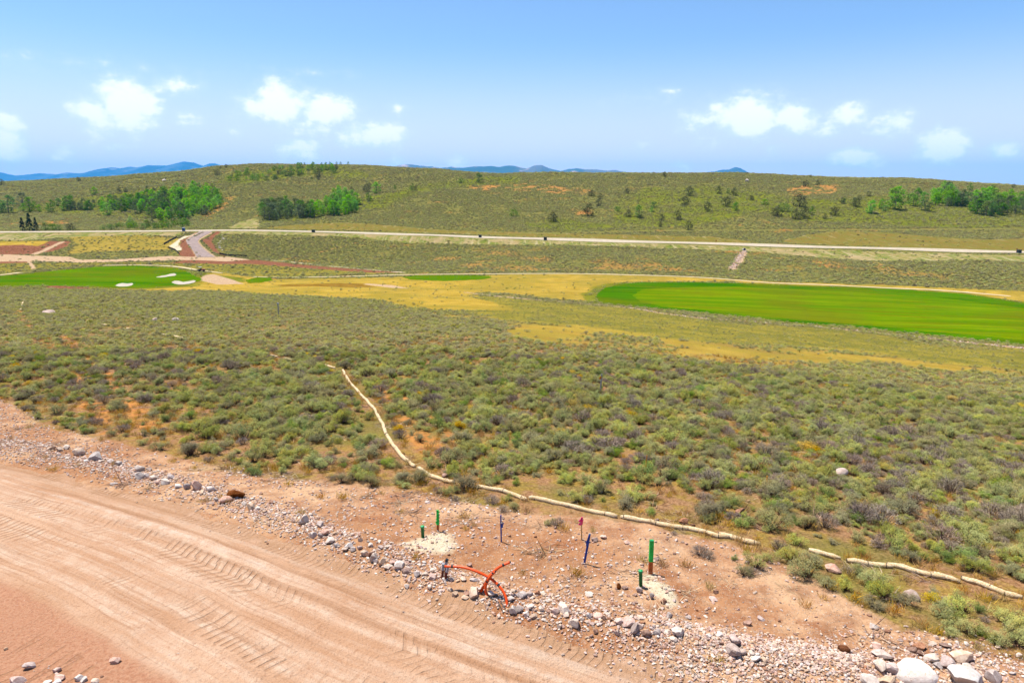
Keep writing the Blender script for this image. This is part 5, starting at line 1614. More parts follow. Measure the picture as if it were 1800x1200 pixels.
# px, py of the foot, width in picture pixels, colour, height ratio, label (None: ranked label)
RK = [
    (103, 793, 15, 'tan', .6), (115, 790, 13, 'pale', .8), (90, 792, 14, 'tan', .6), (137, 800, 20, 'tan', .75), (166, 809, 22, 'grey', .8), (150, 812, 10, 'pale', .7), (177, 812, 9, 'pale', .6), (193, 814, 12, 'grey', .7), (205, 818, 13, 'pale', .8),
    (245, 829, 16, 'pale', .95), (260, 827, 10, 'grey', .7), (243, 842, 16, 'pale', .7), (254, 840, 12, 'grey', .9), (270, 842, 15, 'pale', .65), (277, 851, 9, 'pink', .9), (290, 851, 15, 'pale', .7), (300, 842, 11, 'grey', .8), (311, 857, 16, 'pale', .6), (326, 860, 13, 'grey', 1.1), (344, 862, 16, 'pink', 1.1), (337, 852, 8, 'pale', .8),
    (367, 864, 17, 'pale', .8), (411, 876, 34, 'dark', .55), (394, 884, 22, 'pink', .6), (380, 880, 12, 'grey', .7), (355, 869, 10, 'tan', .7), (440, 896, 17, 'tan', .9), (452, 897, 9, 'pale', .7), (428, 887, 9, 'pale', .7), (197, 852, 13, 'grey', .25), (256, 870, 0, 'grey', .3),
    (533, 920, 18, 'pale', .8), (561, 926, 15, 'grey', .75), (571, 941, 15, 'pink', 1.0), (563, 943, 13, 'grey', .8), (549, 944, 14, 'pale', .7), (579, 956, 17, 'pale', .7), (592, 961, 13, 'grey', .5), (598, 941, 8, 'brown', .7), (612, 962, 16, 'pale', .5), (606, 968, 12, 'tan', .7), (621, 969, 11, 'grey', .9), (631, 966, 11, 'pink', .8), (640, 976, 14, 'tan', .6),
    (647, 979, 12, 'brown', .9), (657, 988, 16, 'tan', 1.0), (659, 990, 11, 'grey', 1.0), (671, 993, 14, 'tan', .8), (683, 1000, 16, 'pale', .6), (690, 992, 11, 'pink', .9), (703, 1000, 20, 'pale', .9), (714, 1009, 15, 'brown', .7), (733, 1012, 12, 'grey', 1.0), (747, 1011, 12, 'tan', .6), (760, 1018, 14, 'pink', .8), (755, 1036, 10, 'pale', 1.1), (702, 984, 10, 'brown', .6),
    (788, 1001, 11, 'grey', .6), (825, 996, 10, 'brown', .8), (815, 1012, 10, 'tan', .6), (832, 1022, 14, 'grey', .4), (815, 1023, 12, 'tan', .6), (834, 1052, 22, 'tan', 1.0), (864, 1050, 15, 'pale', .8), (799, 1048, 11, 'tan', 1.0), (791, 1040, 10, 'tan', .7), (820, 1046, 13, 'brown', .6), (818, 1052, 14, 'tan', .5), (805, 1024, 9, 'tan', .6), (916, 1050, 22, 'grey', .55), (929, 1048, 14, 'grey', .9), (903, 1040, 10, 'tan', .7), (897, 1057, 13, 'pale', 1.0),
    (902, 1080, 16, 'pale', .9), (912, 1077, 15, 'grey', .8), (925, 1083, 12, 'pale', .8), (938, 1086, 13, 'tan', .7), (933, 1070, 14, 'pale', .7), (952, 1075, 11, 'pale', 1.2), (975, 1078, 17, 'pink', .7), (990, 1077, 23, 'pale', .85), (996, 1084, 12, 'tan', .8), (1011, 1102, 22, 'pale', .7), (1022, 1091, 10, 'grey', .7), (983, 1104, 10, 'tan', 1.1), (1035, 1086, 10, 'pale', 1.0), (1051, 1085, 20, 'pink', .5), (1061, 1090, 8, 'brown', .9), (1071, 1090, 10, 'brown', .6),
    (1089, 1097, 17, 'pink', .8), (1105, 1103, 24, 'pink', .75), (1117, 1115, 18, 'grey', 1.0), (1124, 1106, 13, 'grey', .8), (1136, 1118, 17, 'brown', .7), (1155, 1116, 13, 'grey', .9), (1085, 1118, 11, 'grey', .9), (1192, 1115, 22, 'pale', .75), (1184, 1127, 13, 'pale', .8), (1265, 1119, 13, 'pale', .9), (1294, 1134, 24, 'pink', .85), (1290, 1156, 38, 'grey', .65), (1305, 1150, 14, 'grey', .8), (1323, 1153, 13, 'pale', .9), (1330, 1164, 18, 'pale', .6), (1344, 1165, 13, 'tan', .8), (1314, 1099, 16, 'brown', .65), (1338, 1090, 14, 'pink', .5), (1255, 1056, 15, 'pink', .5), (1259, 1042, 10, 'brown', .8),
    (1037, 1048, 15, 'pale', .7), (1167, 1060, 12, 'brown', 1.0), (1123, 1041, 13, 'grey', .9), (1088, 1035, 10, 'dark', 1.0), (1099, 1036, 11, 'brown', .7), (1146, 1052, 9, 'grey', 1.6), (1116, 1048, 9, 'brown', .6), (1087, 1066, 11, 'brown', .6), (1178, 1086, 12, 'grey', .9), (1210, 1086, 11, 'grey', .6), (996, 1032, 7, 'pale', .9),
    (1640, 1165, 30, 'pale', .7), (1666, 1174, 26, 'pink', 1.0), (1697, 1166, 44, 'tan', .55), (1704, 1182, 32, 'pale', .5), (1612, 1204, 86, 'pale', .62), (1698, 1205, 72, 'pale', .55), (1748, 1200, 28, 'grey', .8), (1570, 1186, 26, 'pink', 1.0), (1549, 1180, 26, 'pale', .9), (1560, 1208, 34, 'tan', .85), (1529, 1204, 36, 'pale', .6), (1524, 1188, 20, 'brown', .6), (1553, 1158, 36, 'grey', .45), (1616, 1142, 22, 'brown', .7), (1640, 1136, 14, 'tan', .5), (1603, 1146, 18, 'brown', .6), (1617, 1152, 14, 'brown', .6), (1543, 1138, 17, 'pink', .7), (1538, 1106, 16, 'pale', .7), (1650, 1174, 18, 'grey', .5), (1637, 1163, 10, 'pale', .9), (1793, 1155, 14, 'tan', .8), (1755, 1140, 9, 'tan', 1.0), (1765, 1186, 11, 'pale', .6), (1781, 1186, 11, 'grey', .7), (1664, 1140, 20, 'brown', .35), (1700, 1134, 11, 'pale', .6), (1485, 1146, 22, 'dark', .9), (1560, 1110, 12, 'brown', .5),
    (50, 1176, 22, 'pink', .6), (97, 1182, 15, 'pink', .8), (100, 1188, 10, 'pink', .6), (104, 1196, 19, 'pink', .6), (138, 1195, 15, 'pale', .8), (146, 1198, 14, 'pale', .7), (165, 1200, 16, 'tan', .7), (200, 1166, 18, 'pink', .75), (25, 1204, 28, 'pink', .5), (80, 1204, 16, 'pale', .5), (98, 1206, 20, 'pale', .5), (178, 1190, 6, 'brown', .7), (10, 1142, 7, 'tan', .8),
    (1202, 921, 17, 'brown', .7), (1155, 917, 10, 'brown', .7), (1217, 926, 10, 'brown', .7), (1301, 905, 22, 'brown', .55), (782, 842, 17, 'brown', .65), (1480, 838, 24, 'grey', .6), (1605, 1053, 32, 'grey', .6), (1467, 1006, 26, 'pink', .45), (1046, 951, 12, 'brown', .7), (1103, 956, 12, 'pink', .4), (1061, 946, 13, 'pink', .4), (1056, 866, 9, 'pale', .8), (1154, 985, 11, 'brown', .5), (1220, 845, 14, 'tan', .5), (788, 900, 5, 'pale', .8), (752, 885, 9, 'pink', .5), (838, 940, 0, 'pale', .5),
    (1313, 320, 9, 'pale', .6), (288, 318.5, 6, 'pale', .6), (308, 565, 13, 'grey', .6), (85, 551, 20, 'grey', .3), (272, 564, 9, 'tan', .6), (440, 586, 9, 'tan', .5)]
RK = [(q[0], q[1], q[2] * (1.24 if q[2] < 30 else 1.1), q[3], q[4]) for q in RK if q[2] > 0]
n_named = len(RK)
# the small cobbles that fill the row
rr_ = np.random.default_rng(91)
seg = np.concatenate([[0], np.cumsum(np.hypot(*np.diff(ROCKLINE, axis=0).T))])
extra = []
while len(extra) < 300 - n_named:
    s_ = rr_.uniform(seg[-1] * 0.10, seg[-1] * 0.93)
    px_ = np.interp(s_, seg, ROCKLINE[:, 0]); py_ = np.interp(s_, seg, ROCKLINE[:, 1])
    px_ += rr_.normal(0, .22); py_ += rr_.normal(-0.05, .26)
    zc_ = float(ground_z(px_, py_)[0])
    a, b, f_ = to_px(px_, py_, zc_)
    if not (70 < a < 1790 and b < 1196): continue
    wpx = rr_.uniform(0.10, 0.22) * F / f_
    if any(abs(a - q[0]) < (wpx + q[2]) * 0.42 and abs(b - q[1]) < (wpx + q[2]) * 0.3 for q in RK + extra): continue
    extra.append((float(a), float(b), float(wpx), ('pale', 'pale', 'pink', 'grey', 'tan', 'tan', 'brown')[rr_.integers(0, 7)], float(rr_.uniform(.5, .95))))
RK += extra
RW = {'pale': 'pale whitish', 'pink': 'pinkish', 'grey': 'purplish grey', 'brown': 'reddish brown', 'tan': 'tan', 'dark': 'dark brown'}


def rock_words(c, wpx, f_):
    m_ = wpx * f_ / F
    return f"{'large' if m_ > 0.5 else 'medium' if m_ > 0.24 else 'small'} {RW[c]} {'boulder' if m_ > 0.5 else 'stone'}"


RA = np.array([(q[0], q[1]) for q in RK])
rx_, ry_, rz_ = hit(RA[:, 0], RA[:, 1])
rkind = [rock_words(RK[i][3], RK[i][2], ry_[i]) for i in range(len(RK))]
RM = [m_ for m_ in MARKS if 'boulder' not in m_[0] and 'rock' not in m_[0] and 'slab' not in m_[0]] + [('the dark slab in the row', 412, 872), ('the brown conduit stubs', 783, 1010), ('the lower left picture corner', 5, 1198), ('the near end of the row of rocks', 90, 792), ('the left pale sand patch', 755, 960), ('the right pale sand patch', 1165, 1040),
     ('the dark cables', 880, 1072), ('the white-topped blue stake', 1036, 940), ('the hill crest', 1313, 300), ('the left golf green', 200, 500), ('the bottom picture edge at centre', 1250, 1199), ('the lone stake in the left rubble', 640, 900)][:-1]
rlab = rank_labels(range(len(RK)), rkind, RA, rkind, RA, RM)
special = {(411, 876): 'dark brown flat slab tilted on top of the row of pale rocks', (834, 1052): 'rounded tan boulder leaning against the foot of the orange pipes', (1290, 1156): 'big purple-grey angular boulder standing out in the gravel', (782, 842): 'brown boulder tucked behind the straw wattle', (1480, 838): 'flat-topped grey rock sunk among the sage bushes',
           (1605, 1053): 'purple-grey boulder half hidden behind a sagebrush', (1612, 1204): 'largest pale boulder with brown dust on top, in the corner pile', (1698, 1205): 'broad white boulder right of the largest one in the pile', (1697, 1166): 'tan flat-faced boulder at the back of the pale pile', (1167, 1060): 'round brown stone sitting on the right pale sand patch',
           (1313, 320): 'white boulder high on the far hill near its crest', (288, 318.5): 'small white boulder on the left part of the far hill', (1123, 1041): 'purple-grey stone at the foot of the right green pipe stub', (200, 1166): 'lone pink stone on the red dirt, apart from the cluster', (1485, 1146): 'dark brown angular stone in pale gravel left of the boulder pile'}
ROCKPROTO = {}
for i, (a, b, wpx, c, hr) in enumerate(RK):
    Y = float(ry_[i]); x_ = float(rx_[i])
    rad = wpx * Y / F / 2
    vi = int(rr_.integers(0, 8)) if rad < 0.22 else int(rr_.integers(8, 12))
    o = link('boulder' if rad > 0.25 else 'rock', rock_data('chalk' if c == 'pale' and rad > 0.2 else c, vi))
    # seat the rock so that about a fifth of it is in the ground
    hz = rad * hr / 0.7
    yy = Y + rad * 0.35
    o.location = (x_, yy, float(ground_z(x_, yy)[0]) + hz * 0.7 * 0.52)
    o.scale = (rad, rad, hz)
    o.rotation_euler = (rr_.normal(0, .18), rr_.normal(0, .18), rr_.choice([0, PI]) + rr_.normal(0, .5))
    lab = special.get((RK[i][0], RK[i][1]), rlab[i])
    tag(o, lab, 'boulder' if rad > 0.25 else 'rock', 'rocks along the dirt road' if Y < 60 else 'boulders on the slopes')
    ROCKPROTO.setdefault(c, []).append(o)

# gravel and small stones: nobody could count them
def gravel():
    pts = []
    protos = []
    keys = ['pale', 'pink', 'tan', 'brown', 'tan', 'pink']
    for i, c in enumerate(keys):
        protos.append([ROCKPROTO[c][min(i, len(ROCKPROTO[c]) - 1)]])
    r = np.random.default_rng(55)
    # band round the row of rocks
    n_ = 14000
    s_ = r.uniform(seg[-1] * 0.07, seg[-1], n_)
    x = np.interp(s_, seg, ROCKLINE[:, 0]) + r.normal(0.15, .5, n_); y = np.interp(s_, seg, ROCKLINE[:, 1]) + r.normal(-0.22, .42, n_)
    k = fbm(x, y, 1.6, 3, 81) > -0.35
    pts.append(np.stack([x[k], y[k], 0.014 + 0.048 * r.uniform(0, 1, k.sum()) ** 2.0], 1))
    # the whole dug bank
    x = r.uniform(-32, 16, 150000); y = r.uniform(9, 46, 150000)
    m = inpoly(P['bare'], x, y) & ~(inpoly(P['road'], x, y)) & (np.abs(x) < 0.8 * y)
    m &= r.uniform(0, 1, len(x)) < sstep(-0.7, 0.5, fbm(x, y, 2.4, 4, 82)) * 0.85 + 0.1
    x, y = x[m], y[m]
    pts.append(np.stack([x, y, 0.010 + 0.058 * r.uniform(0, 1, len(x)) ** 3.4], 1))
    # gravel fan in the lower right
    g = [hit1(a, b) for a, b in ((1200, 1120), (1300, 1150), (1400, 1160), (1250, 1170), (1480, 1150), (1550, 1170), (1650, 1160), (1740, 1170))]
    for q in g:
        x = q.x + r.normal(0, .9, 900); y = q.y + r.normal(0, .55, 900)
        pts.append(np.stack([x, y, 0.012 + 0.045 * r.uniform(0, 1, 900) ** 2.4], 1))
    # a thin scatter on the road and its red verge
    x = r.uniform(-26, 12, 9000); y = r.uniform(8, 34, 9000)
    m = inpoly(P['road'], x, y) & (np.abs(x) < 0.8 * y)
    x, y = x[m], y[m]; vv, uu = road_uv(x, y); vv = vv * ROAD_SIGN
    m = r.uniform(0, 1, len(x)) < np.where(vv < 0.5, 0.75, np.where(vv > 6.2, 0.5, 0.06)); x, y = x[m], y[m]
    pts.append(np.stack([x, y, 0.008 + 0.02 * r.uniform(0, 1, len(x)) ** 2], 1))
    # stones in the drainage channel and along the stream
    ch = wline([(1288, 472), (1296, 458), (1306, 443), (1309, 440)], 3)
    n_ = 500; t = r.integers(0, len(ch), n_)
    pts.append(np.stack([ch[t, 0] + r.normal(0, .9, n_), ch[t, 1] + r.normal(0, 1.5, n_), r.uniform(.12, .35, n_)], 1))
    tr = TRAILS[0][0]; n_ = 700; t = r.integers(0, len(tr), n_)
    pts.append(np.stack([tr[t, 0] + r.normal(0, .5, n_), tr[t, 1] + r.normal(0, .5, n_), r.uniform(.05, .2, n_)], 1))
    pp = np.concatenate(pts)
    z = ground_z(pp[:, 0], pp[:, 1])
    n_ = len(pp)
    s = pp[:, 2]
    A = np.stack([pp[:, 0], pp[:, 1], z + s * 0.25, r.integers(0, len(keys), n_), s, s * r.uniform(.7, 1.2, n_), r.uniform(0, 6.28, n_), r.normal(0, .3, n_)], 1)
    scatter_object('gravel', A, protos, 'loose gravel and small stones of the dug bank and road verge')
    return n_


N_GRAVEL = gravel()

# ------------------------------------------------------------------ straw wattles
def straw_material():
    n = N('straw_netting'); o = n.obj()
    st = n.noise(1.0, 5, 0.65, n.scale(o, (30, 30, 30)))
    k = n.noise(3.0, 4, 0.6, o)
    c = n.mix(n.ramp(st, 0.35, 0.68), T(220, 182, 126, 1.15), T(255, 236, 202, 1.25))
    c = n.mix(n.math('MULTIPLY', n.ramp(k, 0.5, 0.7), 0.5), c, T(224, 188, 122))
    return n.pbsdf(c, 0.9, n.bump(st, 0.6, 0.03), 0.15)


M_straw = straw_material()
M_tie = simple('dark_tie', (0.06, 0.045, 0.03, 1), 0.8)
for wi, (pts, lab) in enumerate(WATTLES):
    L = wline(pts, 5)
    if len(pts) > 2:
        e0 = (L[0] - L[1]) / np.hypot(*(L[0] - L[1])); e1 = (L[-1] - L[-2]) / np.hypot(*(L[-1] - L[-2]))
        L = np.concatenate([[L[0] + e0 * (.28 if L[0, 1] < 50 else .1)], L, [L[-1] + e1 * .12]])
    d = np.concatenate([[0], np.cumsum(np.hypot(*np.diff(L, axis=0).T))])
    ex = 1.0
    n_ = max(5, int(d[-1] / 0.16))
    s_ = np.linspace(0, d[-1], n_)
    x = np.interp(s_, d, L[:, 0]); y = np.interp(s_, d, L[:, 1])
    kk = np.ones(5) / 5
    if n_ > 12:
        x = np.convolve(np.pad(x, 2, 'edge'), kk, 'valid'); y = np.convolve(np.pad(y, 2, 'edge'), kk, 'valid')
    x = x + fbm(s_, s_ * 0 + wi, 0.9, 2, 5) * 0.05; y = y + fbm(s_, s_ * 0 + wi + 9, 0.9, 2, 6) * 0.05
    nearw = y.mean() < 70
    R_ = 0.085 if nearw else 0.14
    z = ground_z(x, y) + R_ * 0.66
    rad = R_ * (1 + 0.10 * fbm(s_, s_ * 0 + wi, 0.5, 3, 7))
    rad[0] *= .55; rad[-1] *= .55
    base = (float(x[n_ // 2]), float(y[n_ // 2]), float(z[n_ // 2]) - R_)
    mb = MB(); mb.tube([(a - base[0], b - base[1], c - base[2]) for a, b, c in zip(x, y, z)], list(rad), 12)
    rj = random.Random(wi); mb.v = [(p_[0] + rj.gauss(0, .007), p_[1] + rj.gauss(0, .007), p_[2] + rj.gauss(0, .007)) for p_ in mb.v]
    if nearw and d[-1] > 1.2:
        t = thing('straw_wattle', lab, 'straw wattle', base, 0, 'straw wattles laid through the sage')
        mb.build('straw_tube', M_straw, t, smooth=True)
        tb = MB()
        for q in (0.12, 0.5, 0.86):
            i = int(q * (n_ - 1)); i2 = min(i + 1, n_ - 1)
            p0 = Vector((x[i] - base[0], y[i] - base[1], z[i] - base[2])); p1 = Vector((x[i2] - base[0], y[i2] - base[1], z[i2] - base[2]))
            dd = (p1 - p0).normalized() * 0.012
            tb = MB(); tb.tube([p0 - dd, p0 + dd], float(rad[i]) + 0.003, 12)
            tb.build('netting_tie', M_tie, t)
    else:
        o = mb.build('straw_wattle', M_straw, None, smooth=True)
        o.location = base
        tag(o, lab, 'straw wattle', 'straw wattles laid through the sage')

# ------------------------------------------------------------------ markers on the bank
def paint(name, rgb, rough=0.55):
    return simple(name, rgb, rough, 0.28, 9, 0.25)


M_green = paint('green_paint', T(24, 178, 66, 2.0)); M_green2 = paint('green_pipe', T(26, 120, 56, 1.3), 0.35); M_cap = paint('green_cap', T(52, 186, 108), 0.35)
M_orange_wood = paint('orange_stained_wood', T(196, 98, 40, 1.5)); M_wood2 = paint('bare_lath_wood', T(214, 172, 106, 1.5)); M_blue = paint('blue_paint', T(6, 66, 160, 1.5)); M_pink = paint('pink_ribbon', T(246, 62, 132, 1.6)); M_white = paint('white_paint', T(232, 230, 226))
M_orl = paint('orange_lath_paint', T(244, 150, 40, 1.6)); M_or = simple('orange_conduit', T(255, 92, 22, 1.3), 0.4, 0.08, 6); M_brn = simple('brown_conduit', T(124, 52, 40), 0.5, 0.1, 6); M_blk = simple('black_plastic', (0.02, 0.02, 0.022, 1), 0.5); M_gtape = simple('grey_tape', T(202, 200, 204), 0.5)


def foot(px, py):
    q = hit1(px, py); q.z = float(ground_z(q.x, q.y)[0]); return q


def at(px, py, q, dy=0.0):
    """a point at the depth of q seen through the picture point, relative to q"""
    x, y, z = at_depth(px, py, q.y + dy)
    return Vector((x - q.x, y - q.y, z - q.z))


def pole(mb, q, p0, p1, w, d, below=0.25):
    a = at(*p0, q); b = at(*p1, q)
    a = a - (b - a).normalized() * below
    ax = (b - a).normalized(); sx = Vector((1, 0, 0)); sx = (sx - ax * sx.dot(ax)).normalized(); sy = ax.cross(sx)
    V = []
    for p in (a, b):
        for (i, j) in ((-1, -1), (1, -1), (1, 1), (-1, 1)):
            V.append(p + sx * w / 2 * i + sy * d / 2 * j)
    mb.add(V, [(0, 3, 2, 1), (4, 5, 6, 7), (0, 1, 5, 4), (1, 2, 6, 5), (2, 3, 7, 6), (3, 0, 4, 7)])
    return a, b


def lerp2(a, b, t): return (a[0] + (b[0] - a[0]) * t, a[1] + (b[1] - a[1]) * t)


# tall green marker with orange foot
q = foot(1143, 1007)
t = thing('marker_post', 'tall square post painted bright green with an orange foot, beside pale sand', 'post', q)
m = MB(); pole(m, q, (1143.2, 1006), lerp2((1143.2, 1006), (1145.6, 950), .36), .115, .095); m.build('post_foot', M_orange_wood, t)
m = MB(); pole(m, q, lerp2((1143.2, 1006), (1145.6, 950), .36), (1145.6, 950), .117, .097, 0); m.build('painted_post', M_green, t)
m = MB(); pole(m, q, (1145.6, 950), lerp2((1143.2, 1006), (1145.6, 950), 1.02), .118, .098, 0); m.build('post_top', M_cap, t)
# green pipe stubs with caps
for (fx, fy, tx_1, ty_1, r_, lab) in [(1127, 1032, 1126, 1003, .050, 'dark green pipe stub with a light cap in front of the tall green marker'), (743.5, 944, 742.5, 925, .052, 'short green pipe stub with a flared cap left of the notched stake')]:
    q = foot(fx, fy)
    t = thing('pipe_stub', lab, 'pipe', q, 0, 'capped green pipe stubs')
    top_ = at(tx_1, ty_1, q)
    m = MB(); m.tube([Vector((0, 0, -.2)), top_], r_, 16); m.build('pipe', M_green2, t, smooth=False)
    m = MB(); m.lathe(top_, [(r_ * 1.05, -.05), (r_ * 1.22, -.04), (r_ * 1.3, 0.0), (r_ * 1.2, .02), (r_ * .4, .035)], 16); m.build('cap', M_cap, t)
# notched green stake
q = foot(769.5, 933)
t = thing('survey_stake', 'green painted stake with ragged ribbon and bare wooden foot behind the left pipe stub', 'stake', q)
m = MB(); pole(m, q, (769.5, 932), (769.8, 922), .075, .03); m.build('stake_foot', M_orange_wood, t)
m = MB(); pole(m, q, (769.8, 922), (769.2, 896), .08, .034, 0); m.build('stake', M_green, t)
m = MB()
rr2 = random.Random(4)
for i in range(9):
    c = at(769.4 + rr2.uniform(-2.6, 2.6), 920 - i * 2.6, q, -0.03)
    m.box(c, (.06, .012, .045), Euler((rr2.uniform(-.6, .6), rr2.uniform(-.6, .6), rr2.uniform(-.6, .6))))
m.build('ribbon', M_green, t)
# blue stakes
q = foot(881, 953)
t = thing('survey_stake', 'upright thin blue stake with a white knot below its tip', 'stake', q)
m = MB(); pole(m, q, (881.2, 954), (880.3, 905), .045, .022); m.build('stake', M_blue, t)
m = MB(); m.box(at(882.4, 918.5, q, -.03), (.05, .03, .05), Euler((.3, .4, .2))); m.build('knot', M_white, t)
m = MB(); m.box(at(884, 919.5, q, -.02), (.06, .012, .05), Euler((.1, .7, .2))); m.box(at(882.5, 924, q, -.03), (.06, .014, .13), Euler((.1, .1, .3))); m.build('ribbon', M_blue, t)
q = foot(1027.5, 990)
t = thing('survey_stake', 'leaning blue stake with blue ribbons and a white top edge', 'stake', q)
m = MB(); a_, b_ = pole(m, q, (1027.2, 989), (1036.5, 939), .062, .026); m.build('stake', M_blue, t)
m = MB(); pole(m, q, (1036.2, 940.5), (1037.0, 937), .066, .03, 0); m.build('stake_tip', M_white, t)
m = MB()
for (a, b, r1) in [(1033.5, 948, .2), (1031.5, 955, -.15), (1034.0, 952, .3), (1035, 944, .25)]:
    m.box(at(a, b, q, -.035), (.05, .012, .16), Euler((.1, r1, .3)))
m.build('ribbon', M_blue, t)
# pink flagged stake
q = foot(1022.5, 949)
t = thing('survey_stake', 'slim bare wood stake topped by a bright pink ribbon', 'stake', q)
m = MB(); pole(m, q, (1022.4, 950), (1022.2, 912), .035, .018); m.build('stake', M_wood2, t)
m = MB()
for (a, b, w_, h_, r1) in [(1022.5, 911, .07, .10, .2), (1020, 915, .09, .08, .7), (1021.5, 920, .11, .09, -.4), (1023.5, 915, .06, .12, .1), (1018.8, 921, .07, .05, .5)]:
    m.box(at(a, b, q, -.02), (w_, .014, h_), Euler((.2, r1, .3)))
m.build('ribbon', M_pink, t)
# laths further out in the sage
for (fx, fy, tx_1, ty_1, mt, w_, lab, cap_) in [(1134, 833, 1137.2, 800, M_orl, .045, 'thin orange lath leaning slightly among near sagebrush', None), (1347.5, 862, 1348.5, 836, M_orl, .04, 'thin orange lath standing at the right among bushes', None),
                                               (1055, 693, 1057.5, 657, M_white, .085, 'grey-white lath with an orange flag in the middle of the sage', 'orange'), (490, 556, 488.5, 534, M_white, .14, 'lone thin pale post with white top far left in the sage', 'white')]:
    q = foot(fx, fy)
    t = thing('lath', lab, 'stake', q)
    m = MB(); pole(m, q, (fx, fy), (tx_1, ty_1), w_, w_ * .5); m.build('lath_board', mt if cap_ is None else M_gtape, t)
    if cap_ == 'orange':
        m = MB(); m.box(at(1055.2, 664, q, -.05), (.13, .015, .2), Euler((.2, .4, .3))); m.box(at(1054.5, 691, q, -.05), (.12, .02, .2), Euler((.1, .2, .3))); m.build('flag', M_orl, t)
    if cap_ == 'white':
        m = MB(); m.box(at(488.5, 534, q), (.24, .2, .3)); m.build('post_cap', M_white, t)

# ------------------------------------------------------------------ orange pipes and brown conduit stubs
q0 = foot(860, 1046)


def smooth_path(pts, n_=26):
    pts = [Vector(p) for p in pts]; out = []
    P_ = [pts[0] * 2 - pts[1]] + pts + [pts[-1] * 2 - pts[-2]]
    for i in range(len(pts) - 1):
        p0, p1, p2, p3 = P_[i:i + 4]
        m_ = max(3, n_ // (len(pts) - 1))
        for k in range(m_):
            t = k / m_
            out.append(0.5 * ((2 * p1) + (p2 - p0) * t + (2 * p0 - 5 * p1 + 4 * p2 - p3) * t * t + (3 * p1 - p0 - 3 * p2 + p3) * t ** 3))
    out.append(pts[-1]); return out


def pipe(name, pts, r_, lab, mat, bands, cap_end=True):
    """pts: (px, py, depth offset)"""
    t = thing(name, lab, 'pipe', q0, 0, 'orange pipes tied into a cross')
    # the foot meets the ground where the picture shows it; the rest eases back to the drawn depth
    gy0 = foot(pts[0][0], pts[0][1]).y - q0.y
    n5 = max(3, len(pts) // 2)
    pts = [(a, b, d + (gy0 - pts[0][2]) * max(0.0, 1 - i / n5)) for i, (a, b, d) in enumerate(pts)]
    path = smooth_path([at(a, b, q0, d) for a, b, d in pts])
    path.insert(0, path[0] + Vector((0, 0, -.15)))
    m = MB(); m.tube(path, r_, 12); m.build('pipe', mat, t, smooth=True)
    for f_ in bands:
        i = min(int(f_ * (len(path) - 1)), len(path) - 2)
        d = (path[i + 1] - path[i]).normalized() * .03
        m = MB(); m.tube([path[i] - d, path[i] + d], r_ + .003, 12); m.build('tape_band', M_blk, t)
    if cap_end:
        d = (path[-1] - path[-2]).normalized()
        m = MB(); m.tube([path[-1], path[-1] + d * .03], r_ * .92, 12); m.build('end_plug', M_blk, t)


RP = 0.036
pipe('conduit_pipe', [(891.5, 1064, -.05), (890, 1052, -.03), (885, 1040, 0), (876, 1028, .03), (866, 1019, .05), (857, 1013, .07), (843, 1006, .12), (828, 1000, .2), (812, 996, .28), (795, 995, .34), (782, 994.8, .38)], RP, 'orange pipe arching from the right foot over to the brown stubs at left', M_or, (.33, .93))
pipe('conduit_pipe', [(844, 1042, .02), (850, 1031, .03), (855, 1021, .02), (860, 1012, .02), (868, 1004, .03), (878, 996, .06), (888, 991, .08), (896, 987.5, .1)], RP, 'orange pipe rising from the left foot and curving away to the upper right', M_or, (.42, .86))
pipe('conduit_pipe', [(857, 1049, -.02), (854, 1040, 0), (853.5, 1032, .01), (856, 1023, .0), (861, 1014, -.01), (866, 1008, 0), (870, 1004, .02)], RP, 'short middle orange pipe ending at the crossing', M_or, (.6,))
pipe('conduit_pipe', [(843, 1041, -.03), (849.5, 1031, -.05), (855, 1023, -.06), (859, 1016, -.06), (865, 1007.5, -.04)], RP * .9, 'left short orange pipe lying along its longer neighbour', M_or, (.62,))
qb = foot(782, 1018)
for (a0, b0, a1, b1, dy, lab, blk) in [(777.5, 1015, 779.2, 990, .05, 'left brown conduit stub with a pale taped top', False), (782.5, 1018.5, 788, 993, -.03, 'right brown conduit stub leaning, with a pale taped top', False), (783, 1013, 784.5, 986, .12, 'rear brown conduit stub with a dark top', True)]:
    t = thing('conduit_stub', lab, 'pipe', qb, 0, 'brown conduit stubs')
    A_ = at(a0, b0, qb, dy); B_ = at(a1, b1, qb, dy); M_ = A_ + (B_ - A_) * .55
    m = MB(); m.tube([A_ - (B_ - A_).normalized() * .25, M_], .036, 12); m.build('conduit', M_brn, t, smooth=False)
    m = MB(); m.tube([M_, B_], .040, 12); m.build('taped_top', M_gtape, t, smooth=False)
    if blk:
        m = MB(); m.tube([B_, B_ + (B_ - A_).normalized() * .07 + Vector((.02, 0, 0))], .045, 10); m.build('dark_cap', M_blk, t)
for (pts, lab) in [([(857, 1050), (865, 1055), (874, 1060), (880, 1068), (885, 1079)], 'thin black cable trailing from the middle orange pipe to the gravel'), ([(880, 1058.5), (884, 1065), (889, 1071), (893, 1077)], 'short black cable bent over the pale stones'), ([(889, 1062), (892, 1063), (895, 1064)], 'black cable end beside the right foot of the orange pipe')]:
    pp = [foot(a, b) for a, b in pts]
    path = smooth_path([Vector((p.x - pp[0].x, p.y - pp[0].y, p.z - pp[0].z + .035)) for p in pp], 24)
    m = MB(); m.tube(path, .010, 8); o = m.build('cable', M_blk, None, smooth=True); o.location = pp[0]
    tag(o, lab, 'cable', 'black cables at the orange pipes')

